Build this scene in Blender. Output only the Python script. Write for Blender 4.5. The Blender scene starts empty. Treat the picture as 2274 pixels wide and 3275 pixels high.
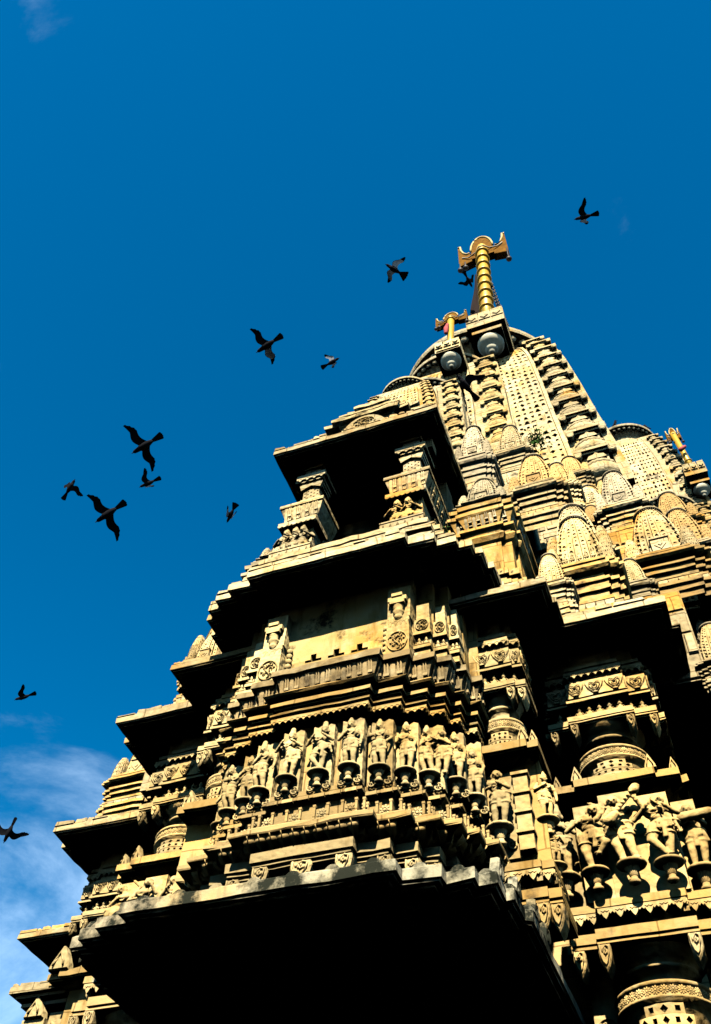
import bpy, math, random
import numpy as np
from mathutils import Vector, Matrix

random.seed(7)
sc = bpy.context.scene

# ------------------------------------------------------------------ camera, sky, sun, exposure
# Everything below is laid out in "u" (1 u = 0.5 m), x along the temple front, y into it, z up,
# measured from the eye point at (0, 0, 1.6).
S, EYE, CX = 0.5, 1.6, -3.97            # CX: symmetry axis of the central bay and the tower
FPX, PCX, PCY = 2837.79, 1137.0, 1637.5  # focal length and centre, in photo pixels
R = np.array([[0.93475499, 0.25220748, 0.25024887],
              [0.35154928, -0.75853044, -0.54867538],
              [0.05144135, 0.60085186, -0.79770347]])
cam = bpy.data.cameras.new('camera')
cam_ob = bpy.data.objects.new('camera', cam)
sc.collection.objects.link(cam_ob)
cam.sensor_fit = 'HORIZONTAL'; cam.sensor_width = 36.0
cam.lens = 36.0 * FPX / 2274.0
cam.clip_start = 0.05; cam.clip_end = 3000.0
cam_ob.matrix_world = Matrix.Translation((0, 0, EYE)) @ Matrix(R.tolist()).to_4x4()
sc.camera = cam_ob

SUN_AZ, SUN_EL = math.radians(-11), math.radians(44)    # sun stands almost square to the front, a little to its right
to_sun = Vector((-math.sin(SUN_AZ) * math.cos(SUN_EL), -math.cos(SUN_AZ) * math.cos(SUN_EL), math.sin(SUN_EL)))
sun = bpy.data.lights.new('sun', 'SUN'); sun.energy = 5.0; sun.angle = math.radians(0.53); sun.color = (1.0, 0.92, 0.79)
sun_ob = bpy.data.objects.new('sun', sun); sc.collection.objects.link(sun_ob)
sun_ob.rotation_euler = to_sun.to_track_quat('Z', 'Y').to_euler()
sun_ob.location = (-10, -20, 40)

world = bpy.data.worlds.new('World'); sc.world = world; world.use_nodes = True
wt = world.node_tree; wt.nodes.clear()
def wn(t, **k):
    n = wt.nodes.new(t)
    for a, b in k.items(): setattr(n, a, b)
    return n
wout = wn('ShaderNodeOutputWorld'); wbg = wn('ShaderNodeBackground')
wsky = wn('ShaderNodeTexSky', sky_type='NISHITA', sun_disc=False)
wsky.sun_elevation = SUN_EL; wsky.sun_rotation = math.atan2(to_sun.x, to_sun.y)
wsky.air_density = 1.0; wsky.dust_density = 0.05; wsky.ozone_density = 3.0
whs = wn('ShaderNodeHueSaturation'); whs.inputs['Hue'].default_value = 0.492; whs.inputs['Saturation'].default_value = 1.6; whs.inputs['Value'].default_value = 1.18
# thin drifting cloud over the blue
wtc = wn('ShaderNodeTexCoord'); wmp = wn('ShaderNodeMapping'); wmp.inputs['Scale'].default_value = (1.0, 1.0, 1.7)
wmp.inputs['Location'].default_value = (0.33, 0.13, 0.0)
wno = wn('ShaderNodeTexNoise'); wno.inputs['Scale'].default_value = 3.8; wno.inputs['Detail'].default_value = 9; wno.inputs['Roughness'].default_value = 0.62; wno.inputs['Distortion'].default_value = 0.5
wra = wn('ShaderNodeValToRGB'); wra.color_ramp.elements[0].position = 0.42; wra.color_ramp.elements[1].position = 0.80; wra.color_ramp.interpolation = 'EASE'
wra.color_ramp.elements[1].color = (0.55, 0.55, 0.55, 1)
wmx = wn('ShaderNodeMixRGB', blend_type='MIX'); wmx.inputs['Color2'].default_value = (7.0, 9.6, 12.6, 1)
L = wt.links.new
L(wsky.outputs['Color'], whs.inputs['Color'])
L(wtc.outputs['Generated'], wmp.inputs['Vector']); L(wmp.outputs['Vector'], wno.inputs['Vector'])
wse = wn('ShaderNodeSeparateXYZ'); L(wtc.outputs['Generated'], wse.inputs[0])
wel = wn('ShaderNodeMapRange'); wel.inputs['From Min'].default_value = 0.66; wel.inputs['From Max'].default_value = 0.50; wel.inputs['To Min'].default_value = -0.26; wel.inputs['To Max'].default_value = 0.10
L(wse.outputs['Z'], wel.inputs['Value'])          # more cloud towards the horizon
wad0 = wn('ShaderNodeMath', operation='ADD'); L(wno.outputs['Fac'], wad0.inputs[0]); L(wel.outputs[0], wad0.inputs[1])
wvd = wn('ShaderNodeVectorMath', operation='DISTANCE'); wvd.inputs[1].default_value = (-0.367, -0.014, 0.930); L(wtc.outputs['Generated'], wvd.inputs[0])
wpm = wn('ShaderNodeMapRange'); wpm.inputs['From Min'].default_value = 0.0; wpm.inputs['From Max'].default_value = 0.09; wpm.inputs['To Min'].default_value = 0.29; wpm.inputs['To Max'].default_value = 0.0; L(wvd.outputs['Value'], wpm.inputs['Value'])
wad = wn('ShaderNodeMath', operation='ADD'); L(wad0.outputs[0], wad.inputs[0]); L(wpm.outputs[0], wad.inputs[1])
L(wad.outputs[0], wra.inputs['Fac']); L(wra.outputs['Color'], wmx.inputs['Fac'])
L(whs.outputs['Color'], wmx.inputs['Color1']); L(wmx.outputs['Color'], wbg.inputs['Color'])
L(wbg.outputs['Background'], wout.inputs['Surface'])
wbg.inputs['Strength'].default_value = 0.05

sc.view_settings.view_transform = 'Standard'; sc.view_settings.look = 'None'
sc.view_settings.exposure = 1.58; sc.view_settings.gamma = 1.0
sc.view_settings.use_curve_mapping = False
sc.render.engine = 'CYCLES'
sc.cycles.max_bounces = 4; sc.cycles.diffuse_bounces = 0; sc.cycles.glossy_bounces = 1

# ------------------------------------------------------------------ helpers
def W(p):
    return Vector((p[0] * S, p[1] * S, EYE + (p[2] - EYE) * S))
def at(px, py, y):
    """point (in u) where the sight line of photo pixel px,py crosses the plane at depth y"""
    r = R @ np.array([px - PCX, -(py - PCY), -FPX])
    return np.array([0, 0, EYE]) + r * (y / r[1])
def view_dir(px, py):
    r = R @ np.array([px - PCX, -(py - PCY), -FPX])
    return Vector(r / np.linalg.norm(r))
def HZ(x, y): return (1300 + x / 3.192, 700 + y / 3.192)

class MB:
    """collects faces; build() links them as one mesh object"""
    def __init__(s): s.v = []; s.f = []; s.sm = []
    def add(s, v, f, smooth=False):
        o = len(s.v); s.v.extend([tuple(p) for p in v])
        s.f.extend([tuple(i + o for i in q) for q in f]); s.sm.extend([smooth] * len(f)); return s
    def box(s, x0, x1, y0, y1, z0, z1, tx=0.0, ty=0.0):
        v = [(x0, y0, z0), (x1, y0, z0), (x1, y1, z0), (x0, y1, z0), (x0 + tx, y0 + ty, z1), (x1 - tx, y0 + ty, z1), (x1 - tx, y1 - ty, z1), (x0 + tx, y1 - ty, z1)]
        return s.add(v, [(3, 2, 1, 0), (4, 5, 6, 7), (0, 1, 5, 4), (1, 2, 6, 5), (2, 3, 7, 6), (3, 0, 4, 7)])
    def prism(s, pts, y0, y1, ch=0.0):
        """polygon in x,z extruded from y0 (front) to y1; ch bevels the front rim"""
        n = len(pts); cx = sum(p[0] for p in pts) / n; cz = sum(p[1] for p in pts) / n
        v = []
        if ch > 0:
            for x, z in pts:
                d = math.hypot(x - cx, z - cz) + 1e-6; k = max(0.0, 1 - ch / d)
                v.append((cx + (x - cx) * k, y0, cz + (z - cz) * k))
            v += [(x, y0 + ch, z) for x, z in pts] + [(x, y1, z) for x, z in pts]
            f = [tuple(range(n)), tuple(range(3 * n - 1, 2 * n - 1, -1))]
            for r in (0, n):
                f += [(r + i, r + n + i, r + n + (i + 1) % n, r + (i + 1) % n) for i in range(n)]
        else:
            v = [(x, y0, z) for x, z in pts] + [(x, y1, z) for x, z in pts]
            f = [tuple(range(n)), tuple(range(2 * n - 1, n - 1, -1))] + [(i, n + i, n + (i + 1) % n, (i + 1) % n) for i in range(n)]
        return s.add(v, f)
    def lathe(s, cx, cy, prof, n=24, a0=0.0, a1=2 * math.pi, ribs=0, amp=0.0, smooth=True, ell=1.0):
        full = abs(a1 - a0 - 2 * math.pi) < 1e-4; m = n if full else n + 1
        v = []
        for r, z in prof:
            for i in range(m):
                a = a0 + (a1 - a0) * i / n
                rr = r * (1 + amp * abs(math.cos(ribs * a / 2.0)) - amp * .5) if ribs else r
                v.append((cx + rr * math.cos(a), cy + rr * math.sin(a) * ell, z))
        f = []
        for j in range(len(prof) - 1):
            for i in range(n):
                k = (i + 1) % m
                f.append((j * m + i, j * m + k, (j + 1) * m + k, (j + 1) * m + i))
        return s.add(v, f, smooth)
    def tube(s, pts, rad, n=8, closed=False, smooth=True, cap=True):
        pts = [Vector(p) for p in pts]; N = len(pts); v = []
        rad = rad if isinstance(rad, (list, tuple)) else [rad] * N
        for i, p in enumerate(pts):
            d = (pts[(i + 1) % N] - pts[i - 1]) if closed else (pts[min(i + 1, N - 1)] - pts[max(i - 1, 0)])
            d.normalize(); up = Vector((0, 0, 1)) if abs(d.z) < .9 else Vector((1, 0, 0))
            a = d.cross(up).normalized(); b = d.cross(a)
            v += [tuple(p + (a * math.cos(2 * math.pi * k / n) + b * math.sin(2 * math.pi * k / n)) * rad[i]) for k in range(n)]
        f = []
        for i in range(N if closed else N - 1):
            for k in range(n):
                j = (i + 1) % N
                f.append((i * n + k, i * n + (k + 1) % n, j * n + (k + 1) % n, j * n + k))
        if cap and not closed: f += [tuple(range(n))[::-1], tuple(range((N - 1) * n, N * n))]
        return s.add(v, f, smooth)
    def ball(s, c, r, nu=12, nv=8, rot=None):
        r = r if isinstance(r, (list, tuple)) else (r, r, r); v = []; c = Vector(c)
        for j in range(nv + 1):
            t = math.pi * j / nv
            for i in range(nu):
                a = 2 * math.pi * i / nu
                q = Vector((r[0] * math.sin(t) * math.cos(a), r[1] * math.sin(t) * math.sin(a), r[2] * math.cos(t)))
                if rot is not None: q = rot @ q
                v.append(tuple(c + q))
        f = [(j * nu + i, (j + 1) * nu + i, (j + 1) * nu + (i + 1) % nu, j * nu + (i + 1) % nu) for j in range(nv) for i in range(nu)]
        return s.add(v, f, True)
    def limb(s, p0, r0, p1, r1, n=10):
        p0, p1 = Vector(p0), Vector(p1); d = p1 - p0; L_ = d.length + 1e-9; d /= L_
        pts = []; rad = []
        for k in range(5):
            t = math.pi / 2 * (1 - k / 4); pts.append(p0 - d * r0 * math.sin(t)); rad.append(max(r0 * math.cos(t), 1e-4))
        for k in range(1, 6):
            t = math.pi / 2 * k / 5; pts.append(p1 + d * r1 * math.sin(t)); rad.append(max(r1 * math.cos(t), 1e-4))
        up = Vector((0, 0, 1)) if abs(d.z) < .9 else Vector((1, 0, 0)); a = d.cross(up).normalized(); b = d.cross(a); v = []
        for p, r in zip(pts, rad): v += [tuple(p + (a * math.cos(2 * math.pi * k / n) + b * math.sin(2 * math.pi * k / n)) * r) for k in range(n)]
        N = len(pts)
        f = [(i * n + k, i * n + (k + 1) % n, (i + 1) * n + (k + 1) % n, (i + 1) * n + k) for i in range(N - 1) for k in range(n)]
        f += [tuple(range(n))[::-1], tuple(range((N - 1) * n, N * n))]
        return s.add(v, f, True)
    def sweep(s, steps, prof, c=CX, yb=None, smooth=False, rough=0.0, cell=.16):
        m = 4 * len(steps); v = []
        if rough:                                  # worn edges: split long runs and wander a little
            base = poly(steps, 0.0, c, yb); ks = [max(1, min(24, int(math.hypot(q[0] - p[0], q[1] - p[1]) / cell))) for p, q in zip(base[:-1], base[1:])]
            m = sum(ks) + 1; rnd = random.Random(len(prof) * 31 + int(steps[0][1] * 100)); sag = [rnd.gauss(0, rough) for _ in range(m)]
            for d, z in prof:
                pl = poly(steps, d, c, yb); k = 0
                for (p, q), n in zip(zip(pl[:-1], pl[1:]), ks):
                    for i in range(n):
                        t = i / n; j = (rnd.gauss(0, rough * .6), rnd.gauss(0, rough * .6), sag[k] + rnd.gauss(0, rough * .4)); k += 1
                        v.append((p[0] + (q[0] - p[0]) * t + j[0], p[1] + (q[1] - p[1]) * t + j[1], z + j[2]))
                v.append((pl[-1][0], pl[-1][1], z))
            s.last = m
        else:
            for d, z in prof: v += [(x, y, z) for x, y in poly(steps, d, c, yb)]
            s.last = m
        f = [(j * m + i, j * m + i + 1, (j + 1) * m + i + 1, (j + 1) * m + i) for j in range(len(prof) - 1) for i in range(m - 1)]
        return s.add(v, f, smooth)
    def pits(s, fn, nu, nv, pit, depth):
        """surface fn(u,v)->(point, normal) cut into cells; pit(i,j) gives the 4 inner corners of a sunk pit or None"""
        P = {}; 
        def g(u, w):
            k = (round(u, 5), round(w, 5))
            if k not in P:
                p, n = fn(u, w); P[k] = (len(s.v), n); s.v.append(tuple(p))
            return P[k][0]
        def put(u, w, dd):
            p, n = fn(u, w); s.v.append(tuple(Vector(p) - Vector(n) * dd)); return len(s.v) - 1
        for j in range(nv):
            for i in range(nu):
                u0, u1, w0, w1 = i / nu, (i + 1) / nu, j / nv, (j + 1) / nv
                q = (g(u0, w0), g(u1, w0), g(u1, w1), g(u0, w1)); sh = pit(i, j)
                if sh is None: s.f.append(q); s.sm.append(False); continue
                a = [put(u0 + (u1 - u0) * x, w0 + (w1 - w0) * y, 0) for x, y in sh]
                b = [put(u0 + (u1 - u0) * x, w0 + (w1 - w0) * y, depth) for x, y in sh]
                for k in range(4):
                    l = (k + 1) % 4
                    s.f.append((q[k], q[l], a[l], a[k])); s.f.append((a[k], a[l], b[l], b[k])); s.sm.extend([False, False])
                s.f.append(tuple(b)); s.sm.append(False)
        return s
    def mesh(s, name, mat, origin=(0, 0, 0)):
        me = bpy.data.meshes.new(name); o = origin
        me.from_pydata([((x - o[0]) * S, (y - o[1]) * S, (z - o[2]) * S) for x, y, z in s.v], [], s.f)
        me.polygons.foreach_set('use_smooth', s.sm); me.materials.append(mat); me.update(); return me
    def build(s, name, mat, parent=None, origin=None):
        if origin is None:
            a = np.array(s.v); lo, hi = a.min(0), a.max(0); origin = ((lo[0] + hi[0]) / 2, (lo[1] + hi[1]) / 2, lo[2])
        return link(name, s.mesh(name, mat, origin), W(origin), parent)

WORLD = {}
def link(name, data, wpos, parent=None, rot=None, scale=None):
    o = bpy.data.objects.new(name, data); sc.collection.objects.link(o)
    WORLD[o.name] = Vector(wpos)
    o.location = Vector(wpos) - (WORLD[parent.name] if parent else Vector((0, 0, 0)))
    o.parent = parent
    if rot is not None: o.rotation_euler = rot
    if scale is not None: o.scale = scale
    return o
def put(name, me, p, parent, rz=0.0, scale=None):
    return link(name, me, W(p), parent, (0, 0, rz), scale)
def thing(name, label, cat, p, group=None):
    o = link(name, None, W(p)); o.empty_display_size = .2; o['label'] = label; o['category'] = cat
    if group: o['group'] = group
    return o
def poly(steps, d, c, yb):
    n = len(steps); yb = yb if yb is not None else steps[-1][1] + 0.6; left = []
    for i in range(n - 1, -1, -1):
        hw, y = steps[i]; py = yb if i == n - 1 else steps[i + 1][1] - d
        left += [(-hw - d, py), (-hw - d, y - d)]
    return [(c + x, y) for x, y in left] + [(c - x, y) for x, y in reversed(left)]
def along(steps, d, pitch, c=CX, yb=None, which=('front', 'right', 'left'), minlen=0.06):
    """evenly spaced stations on a stepped plan: (x, y, rotation, spacing)"""
    pl = poly(steps, d, c, yb); out = []
    for (x0, y0), (x1, y1) in zip(pl[:-1], pl[1:]):
        L_ = math.hypot(x1 - x0, y1 - y0)
        if L_ < minlen: continue
        k = 'front' if abs(y1 - y0) < 1e-6 else ('right' if x0 > c else 'left')
        if k not in which: continue
        rz = {'front': 0, 'right': math.pi / 2, 'left': -math.pi / 2}[k]; n = max(1, round(L_ / pitch))
        out += [(x0 + (x1 - x0) * (i + .5) / n, y0 + (y1 - y0) * (i + .5) / n, rz, L_ / n) for i in range(n)]
    return out

# ------------------------------------------------------------------ materials
def nodes_of(m):
    m.use_nodes = True; t = m.node_tree; t.nodes.clear(); return t
def stone(name, c1, c2, c3, dark, dark_lo=0.60, dark_hi=0.72, carve=0.35, cscale=22.0, rough=0.85, joints=0.0):
    m = bpy.data.materials.new(name); t = nodes_of(m); N = t.nodes.new; K = t.links.new
    out = N('ShaderNodeOutputMaterial'); b = N('ShaderNodeBsdfPrincipled'); K(b.outputs[0], out.inputs[0])
    b.inputs['Roughness'].default_value = rough; b.inputs['Specular IOR Level'].default_value = 0.0
    geo = N('ShaderNodeNewGeometry'); oi = N('ShaderNodeObjectInfo')
    def noise(sc_, det=5, r=0.6, scale3=None):
        n = N('ShaderNodeTexNoise'); n.inputs['Scale'].default_value = sc_; n.inputs['Detail'].default_value = det; n.inputs['Roughness'].default_value = r
        if scale3:
            mp = N('ShaderNodeMapping'); mp.inputs['Scale'].default_value = scale3; K(geo.outputs['Position'], mp.inputs['Vector']); K(mp.outputs[0], n.inputs['Vector'])
        else: K(geo.outputs['Position'], n.inputs['Vector'])
        return n
    def ramp(src, lo, hi):
        r = N('ShaderNodeMapRange'); r.inputs['From Min'].default_value = lo; r.inputs['From Max'].default_value = hi; K(src, r.inputs['Value']); return r.outputs[0]
    def mix(f, a, c, bt='MIX'):
        x = N('ShaderNodeMixRGB'); x.blend_type = bt
        for i, q in ((0, f), (1, a), (2, c)):
            if isinstance(q, (float, int)): x.inputs[i].default_value = q
            elif isinstance(q, tuple): x.inputs[i].default_value = (*q, 1)
            else: K(q, x.inputs[i])
        return x.outputs[0]
    n1 = noise(1.3, 4); n2 = noise(5.0, 6, .65); n3 = noise(9.0, 5, .6, (1, 1, .22)); n4 = noise(3.1, 8, .7)
    col = mix(ramp(n1.outputs['Fac'], .42, .60), c1, c2)
    col = mix(ramp(n2.outputs['Fac'], .50, .72), col, c3)
    nb = noise(.55, 6, .62); col = mix(ramp(nb.outputs['Fac'], .44, .62), col, tuple(.48 * x + .52 * y for x, y in zip(c1, (.31, .23, .12))))   # broad grey-brown weathering
    no = noise(.9, 5, .6); col = mix(ramp(no.outputs['Fac'], .56, .66), col, tuple(x * k_ for x, k_ in zip(c3, (1.0, .82, .55))))               # ochre blotches
    # each block its own tone
    hs = N('ShaderNodeHueSaturation'); mr = N('ShaderNodeMapRange'); mr.inputs['To Min'].default_value = .64; mr.inputs['To Max'].default_value = 1.22
    K(oi.outputs['Random'], mr.inputs['Value']); K(mr.outputs[0], hs.inputs['Value']); K(col, hs.inputs['Color']); col = hs.outputs[0]
    col = mix(ramp(n3.outputs['Fac'], .54, .74), col, tuple(x * .42 for x in c2))     # rain streaks
    col = mix(ramp(n4.outputs['Fac'], dark_lo, dark_hi), col, dark)                 # lichen and soot patches
    if joints:                                        # fine masonry joints, filled with dirt
        sx = N('ShaderNodeSeparateXYZ'); K(geo.outputs['Position'], sx.inputs[0]); ad = N('ShaderNodeMath'); K(sx.outputs['X'], ad.inputs[0]); K(sx.outputs['Y'], ad.inputs[1]); cb = N('ShaderNodeCombineXYZ'); K(ad.outputs[0], cb.inputs['X']); K(sx.outputs['Z'], cb.inputs['Y'])
        wv = N('ShaderNodeVectorMath'); wv.operation = 'MULTIPLY_ADD'; nn = noise(2.5, 3); K(nn.outputs['Color'], wv.inputs[0]); wv.inputs[1].default_value = (.05, .05, 0); K(cb.outputs[0], wv.inputs[2])
        br = N('ShaderNodeTexBrick'); K(wv.outputs[0], br.inputs['Vector']); br.inputs['Scale'].default_value = 1.0; br.inputs['Brick Width'].default_value = .42; br.inputs['Row Height'].default_value = .21; br.inputs['Mortar Size'].default_value = .006; br.inputs['Mortar Smooth'].default_value = .3
        br.inputs['Color1'].default_value = (1, 1, 1, 1); br.inputs['Color2'].default_value = (.84, .80, .74, 1); br.inputs['Mortar'].default_value = (.28, .24, .18, 1); col = mix(joints, col, br.outputs['Color'], 'MULTIPLY')
    K(col, b.inputs['Base Color'])
    v = N('ShaderNodeTexVoronoi'); v.inputs['Scale'].default_value = cscale; v.feature = 'SMOOTH_F1'; K(geo.outputs['Position'], v.inputs['Vector'])
    nf = noise(70, 5, .7)
    b1 = N('ShaderNodeBump'); b1.inputs['Strength'].default_value = carve; b1.inputs['Distance'].default_value = .02; K(v.outputs['Distance'], b1.inputs['Height'])
    b2 = N('ShaderNodeBump'); b2.inputs['Strength'].default_value = .45; b2.inputs['Distance'].default_value = .006; K(nf.outputs['Fac'], b2.inputs['Height']); K(b1.outputs[0], b2.inputs['Normal'])
    K(b2.outputs[0], b.inputs['Normal']); return m
def plain(name, col, rough=.6, metal=0.0, var=.25, scale=30.0, emit=None):
    m = bpy.data.materials.new(name); t = nodes_of(m); N = t.nodes.new; K = t.links.new
    out = N('ShaderNodeOutputMaterial'); b = N('ShaderNodeBsdfPrincipled'); K(b.outputs[0], out.inputs[0])
    b.inputs['Roughness'].default_value = rough; b.inputs['Metallic'].default_value = metal; b.inputs['Specular IOR Level'].default_value = .5 if metal else .04
    geo = N('ShaderNodeNewGeometry'); n = N('ShaderNodeTexNoise'); n.inputs['Scale'].default_value = scale; n.inputs['Detail'].default_value = 4; K(geo.outputs['Position'], n.inputs['Vector'])
    x = N('ShaderNodeMixRGB'); x.inputs[1].default_value = (*col, 1); x.inputs[2].default_value = (*[c * (1 - 2 * var) for c in col], 1); K(n.outputs['Fac'], x.inputs[0]); K(x.outputs[0], b.inputs['Base Color'])
    return m
M = {
 'gold': stone('golden_sandstone', (.52, .36, .13), (.48, .28, .075), (.54, .42, .19), (.05, .04, .025), .59, .72, .20, joints=.7),
 'plaster': stone('stained_plaster', (.56, .42, .17), (.52, .30, .07), (.55, .46, .24), (.03, .022, .012), .56, .64, .05, 10),
 'carved': stone('carved_sandstone', (.53, .41, .18), (.44, .28, .09), (.56, .46, .25), (.06, .05, .035), .60, .74, .45, 28),
 'umber': stone('brown_weathered_stone', (.38, .29, .14), (.30, .21, .09), (.44, .37, .21), (.05, .04, .025), .52, .66, .25, 20),
 'pale': stone('pale_weathered_stone', (.51, .43, .25), (.50, .38, .17), (.48, .31, .10), (.07, .06, .04), .57, .70, .55, 24, joints=.8),
 'orange': stone('ochre_stained_stone', (.50, .27, .06), (.47, .33, .13), (.50, .40, .20), (.06, .045, .03), .57, .70, .50, 24),
 'grey': stone('grey_lichened_stone', (.46, .40, .26), (.41, .33, .18), (.47, .36, .18), (.05, .055, .04), .54, .66, .50, 22),
 'mossy': stone('moss_blackened_stone', (.36, .34, .24), (.30, .27, .17), (.40, .35, .21), (.018, .02, .014), .43, .54, .30, 14),
 'brass': plain('yellow_brass', (.62, .36, .03), .38, .35, .2, 14), 'bronze': plain('dark_gilt_bronze', (.24, .105, .008), .85, 0, .48, 9), 'edge_light': plain('sunlit_edge_tone', (.60, .45, .18), .6, 0, .2, 20), 'iron': plain('dark_iron', (.03, .025, .022), .6, .6),
 'cloth_dark': plain('dark_maroon_cloth', (.022, .014, .012), .9), 'cloth_pink': plain('pink_cloth', (.45, .10, .10), .9),
 'rope': plain('pale_rope', (.5, .42, .3), .9), 'feather_dark': plain('dark_feather', (.010, .010, .012), .95, 0, .2, 60),
 'feather_pale': plain('pale_feather', (.70, .70, .72), .8, 0, .35, 30), 'leaf': plain('green_leaf', (.05, .12, .02), .6, 0, .3, 60),
 'earth': plain('courtyard_stone', (.045, .04, .034), .9, 0, .3, 2.0), 'slag': plain('bounce_lit_pot', (.66, .62, .44), .8, 0, .35, 9),  # pale pot, its colour raised to stand in for bounced light
}

# ------------------------------------------------------------------ ground
g = MB(); g.add([(-900, -900, -1.6), (900, -900, -1.6), (900, 900, -1.6), (-900, 900, -1.6)], [(0, 1, 2, 3)])
go = g.build('ground', M['earth'], None, (0, 0, -1.6)); go['kind'] = 'structure'; go['label'] = 'dark stone courtyard floor round the temple'

# unseen houses added behind and beside the viewer to block the low sky
M['wash'] = plain('weathered_limewash', (.30, .26, .20), .95, 0, .25, 1.5); M['shutter'] = plain('dark_wood_shutter', (.05, .035, .025), .8)
def blocker_house(label, x0, x1, y0, y1, h, face, n):
    """unseen flat-roofed building added to block low sky; face = side with windows"""
    t = thing('blocker_house', label, 'blocker_house', ((x0 + x1) / 2, (y0 + y1) / 2, -1.6), 'unseen houses added to block low sky'); q = MB(); q.box(x0, x1, y0, y1, -1.6, h); q.build('wall', M['wash'], t)
    q = MB(); q.box(x0 - .3, x1 + .3, y0 - .3, y1 + .3, h, h + .5); q.build('parapet', M['wash'], t); k = 0
    for r in range(3):
        for i in range(n):
            z = 1.6 + r * (h - 1) / 3
            if face == 'y': c = x0 + (x1 - x0) * (i + .5) / n; bx = (c - .9, c + .9, y1 - .05, y1 + .12); ds = (-.3, .3, -.02, .1)
            else:
                c = y0 + (y1 - y0) * (i + .5) / n; e = x1 if face == '+x' else x0; bx = (e - .1, e + .1, c - .9, c + .9); ds = (-.1, .1, -.3, .3)
            q = MB(); q.box(*bx, z, z + 3.2); w = q.build('window', M['shutter'], t); q = MB(); q.box(bx[0] + ds[0], bx[1] + ds[1], bx[2] + ds[2], bx[3] + ds[3] + .05, z + 3.2, z + 3.5); q.build('lintel', M['wash'], w)
blocker_house('broad unseen building added opposite the temple front to block low sky', -22, 2, -34, -22, 24, 'y', 6); blocker_house('taller unseen building added opposite the temple corner to block low sky', 2.5, 24, -34, -23, 26, 'y', 5)
blocker_house('unseen building added at the side away from the tower to block low sky', 26, 36, -24, 6, 22, '-x', 6); blocker_house('unseen building added at the side beyond the bay to block low sky', -46, -34, -26, 2, 22, '+x', 6)

temple = thing('temple', 'tall carved sandstone temple tower with projecting balcony bay and stacked eaves', 'temple', (CX, 20, -1.6))

# ------------------------------------------------------------------ shared small pieces (meshes made once)
def unit_mesh(name, fn, mat):
    b = MB(); fn(b); return b.mesh(name, mat)
def tooth_fn(b):      # trefoil pendant of a fringe, width 1, hanging from z=0
    b.prism([(-.5, 0), (-.5, -.35), (-.36, -.55), (-.28, -.42), (-.14, -.78), (0, -1.0), (.14, -.78), (.28, -.42), (.36, -.55), (.5, -.35), (.5, 0)], -.10, .45, 0)
    b.tube([(-.26, -.12, -.22), (-.12, -.13, -.36), (0, -.13, -.22), (.12, -.13, -.36), (.26, -.12, -.22)], .06, 5)
TOOTH = {k: unit_mesh('pendant', tooth_fn, M[k]) for k in ('gold', 'carved', 'pale')}
def scallop_fn(b):
    pts = [(-.5, 0)] + [(.5 * math.cos(a), -.25 + .55 * math.sin(a)) for a in [math.pi + math.pi * i / 8 for i in range(9)]] + [(.5, 0)]
    b.prism(pts, -.12, .3, .06)
SCALLOP = {k: unit_mesh('scallop', scallop_fn, M[k]) for k in ('pale', 'orange')}
def petal_fn(b):      # drooping lotus petal, width 1, height 1 (z 0..1), leaning out at the top
    v = []; nu, nv = 6, 6
    for j in range(nv + 1):
        t = j / nv; w = .5 * (1 - (1 - t) ** 3.0) + .06
        for i in range(nu + 1):
            u = -1 + 2 * i / nu
            v.append((u * w, -(.75 * math.sin(t * math.pi * .55)) - .22 * (1 - u * u) * math.sin(math.pi * min(1, t + .15)), t))
    f = [(j * (nu + 1) + i, j * (nu + 1) + i + 1, (j + 1) * (nu + 1) + i + 1, (j + 1) * (nu + 1) + i) for j in range(nv) for i in range(nu)]
    b.add(v, f, True)
    b.tube([(0, -.98 * math.sin(t * math.pi * .55) - .05, t) for t in (.1, .3, .5, .7, .9)], .06, 5)
PETAL = unit_mesh('petal', petal_fn, M['gold'])
def flute_fn(b):      # one rib of a fluted cornice, width 1, height 1, concave profile
    pr = [(0.0, .0), (.06, .12), (.20, .3), (.42, .55), (.60, .8), (.66, 1.0)]
    for x0, x1, dd in ((-.48, -.12, .06), (.02, .16, .16), (.24, .38, .16)):
        v = []
        for o, z in pr: v += [(x0, -o - .02, z), ((x0 + x1) / 2, -o - dd, z), (x1, -o - .02, z)]
        f = [(3 * j + i, 3 * j + i + 1, 3 * j + i + 4, 3 * j + i + 3) for j in range(len(pr) - 1) for i in range(2)]
        b.add(v, f, True)
    b.box(.0, .42, -.62, -.3, .45, .56); b.box(.0, .42, -.40, -.1, .2, .28)
FLUTE = {k: unit_mesh('flute', flute_fn, M[k]) for k in ('gold', 'grey', 'pale', 'umber')}
def post_fn(b):       # small square baluster, height 1
    b.box(-.11, .11, -.11, .11, 0, .12); b.box(-.085, .085, -.085, .085, .12, .86); b.box(-.11, .11, -.11, .11, .86, 1)
POST = unit_mesh('post', post_fn, M['gold'])
def rosette_fn(b):    # lotus rosette facing -y, radius .5
    for k in range(9):
        a = 2 * math.pi * k / 9; m = Matrix.Rotation(-a, 3, 'Y')
        b.ball((.33 * math.cos(a), -.05, .33 * math.sin(a)), (.18, .07, .10), 8, 5, m)
    b.ball((0, -.1, 0), (.15, .12, .15), 10, 6)
    b.tube([(.23 * math.cos(2 * math.pi * k / 14), -.12, .23 * math.sin(2 * math.pi * k / 14)) for k in range(14)], .04, 5, True)
ROSETTE = unit_mesh('rosette', rosette_fn, M['carved'])
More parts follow.
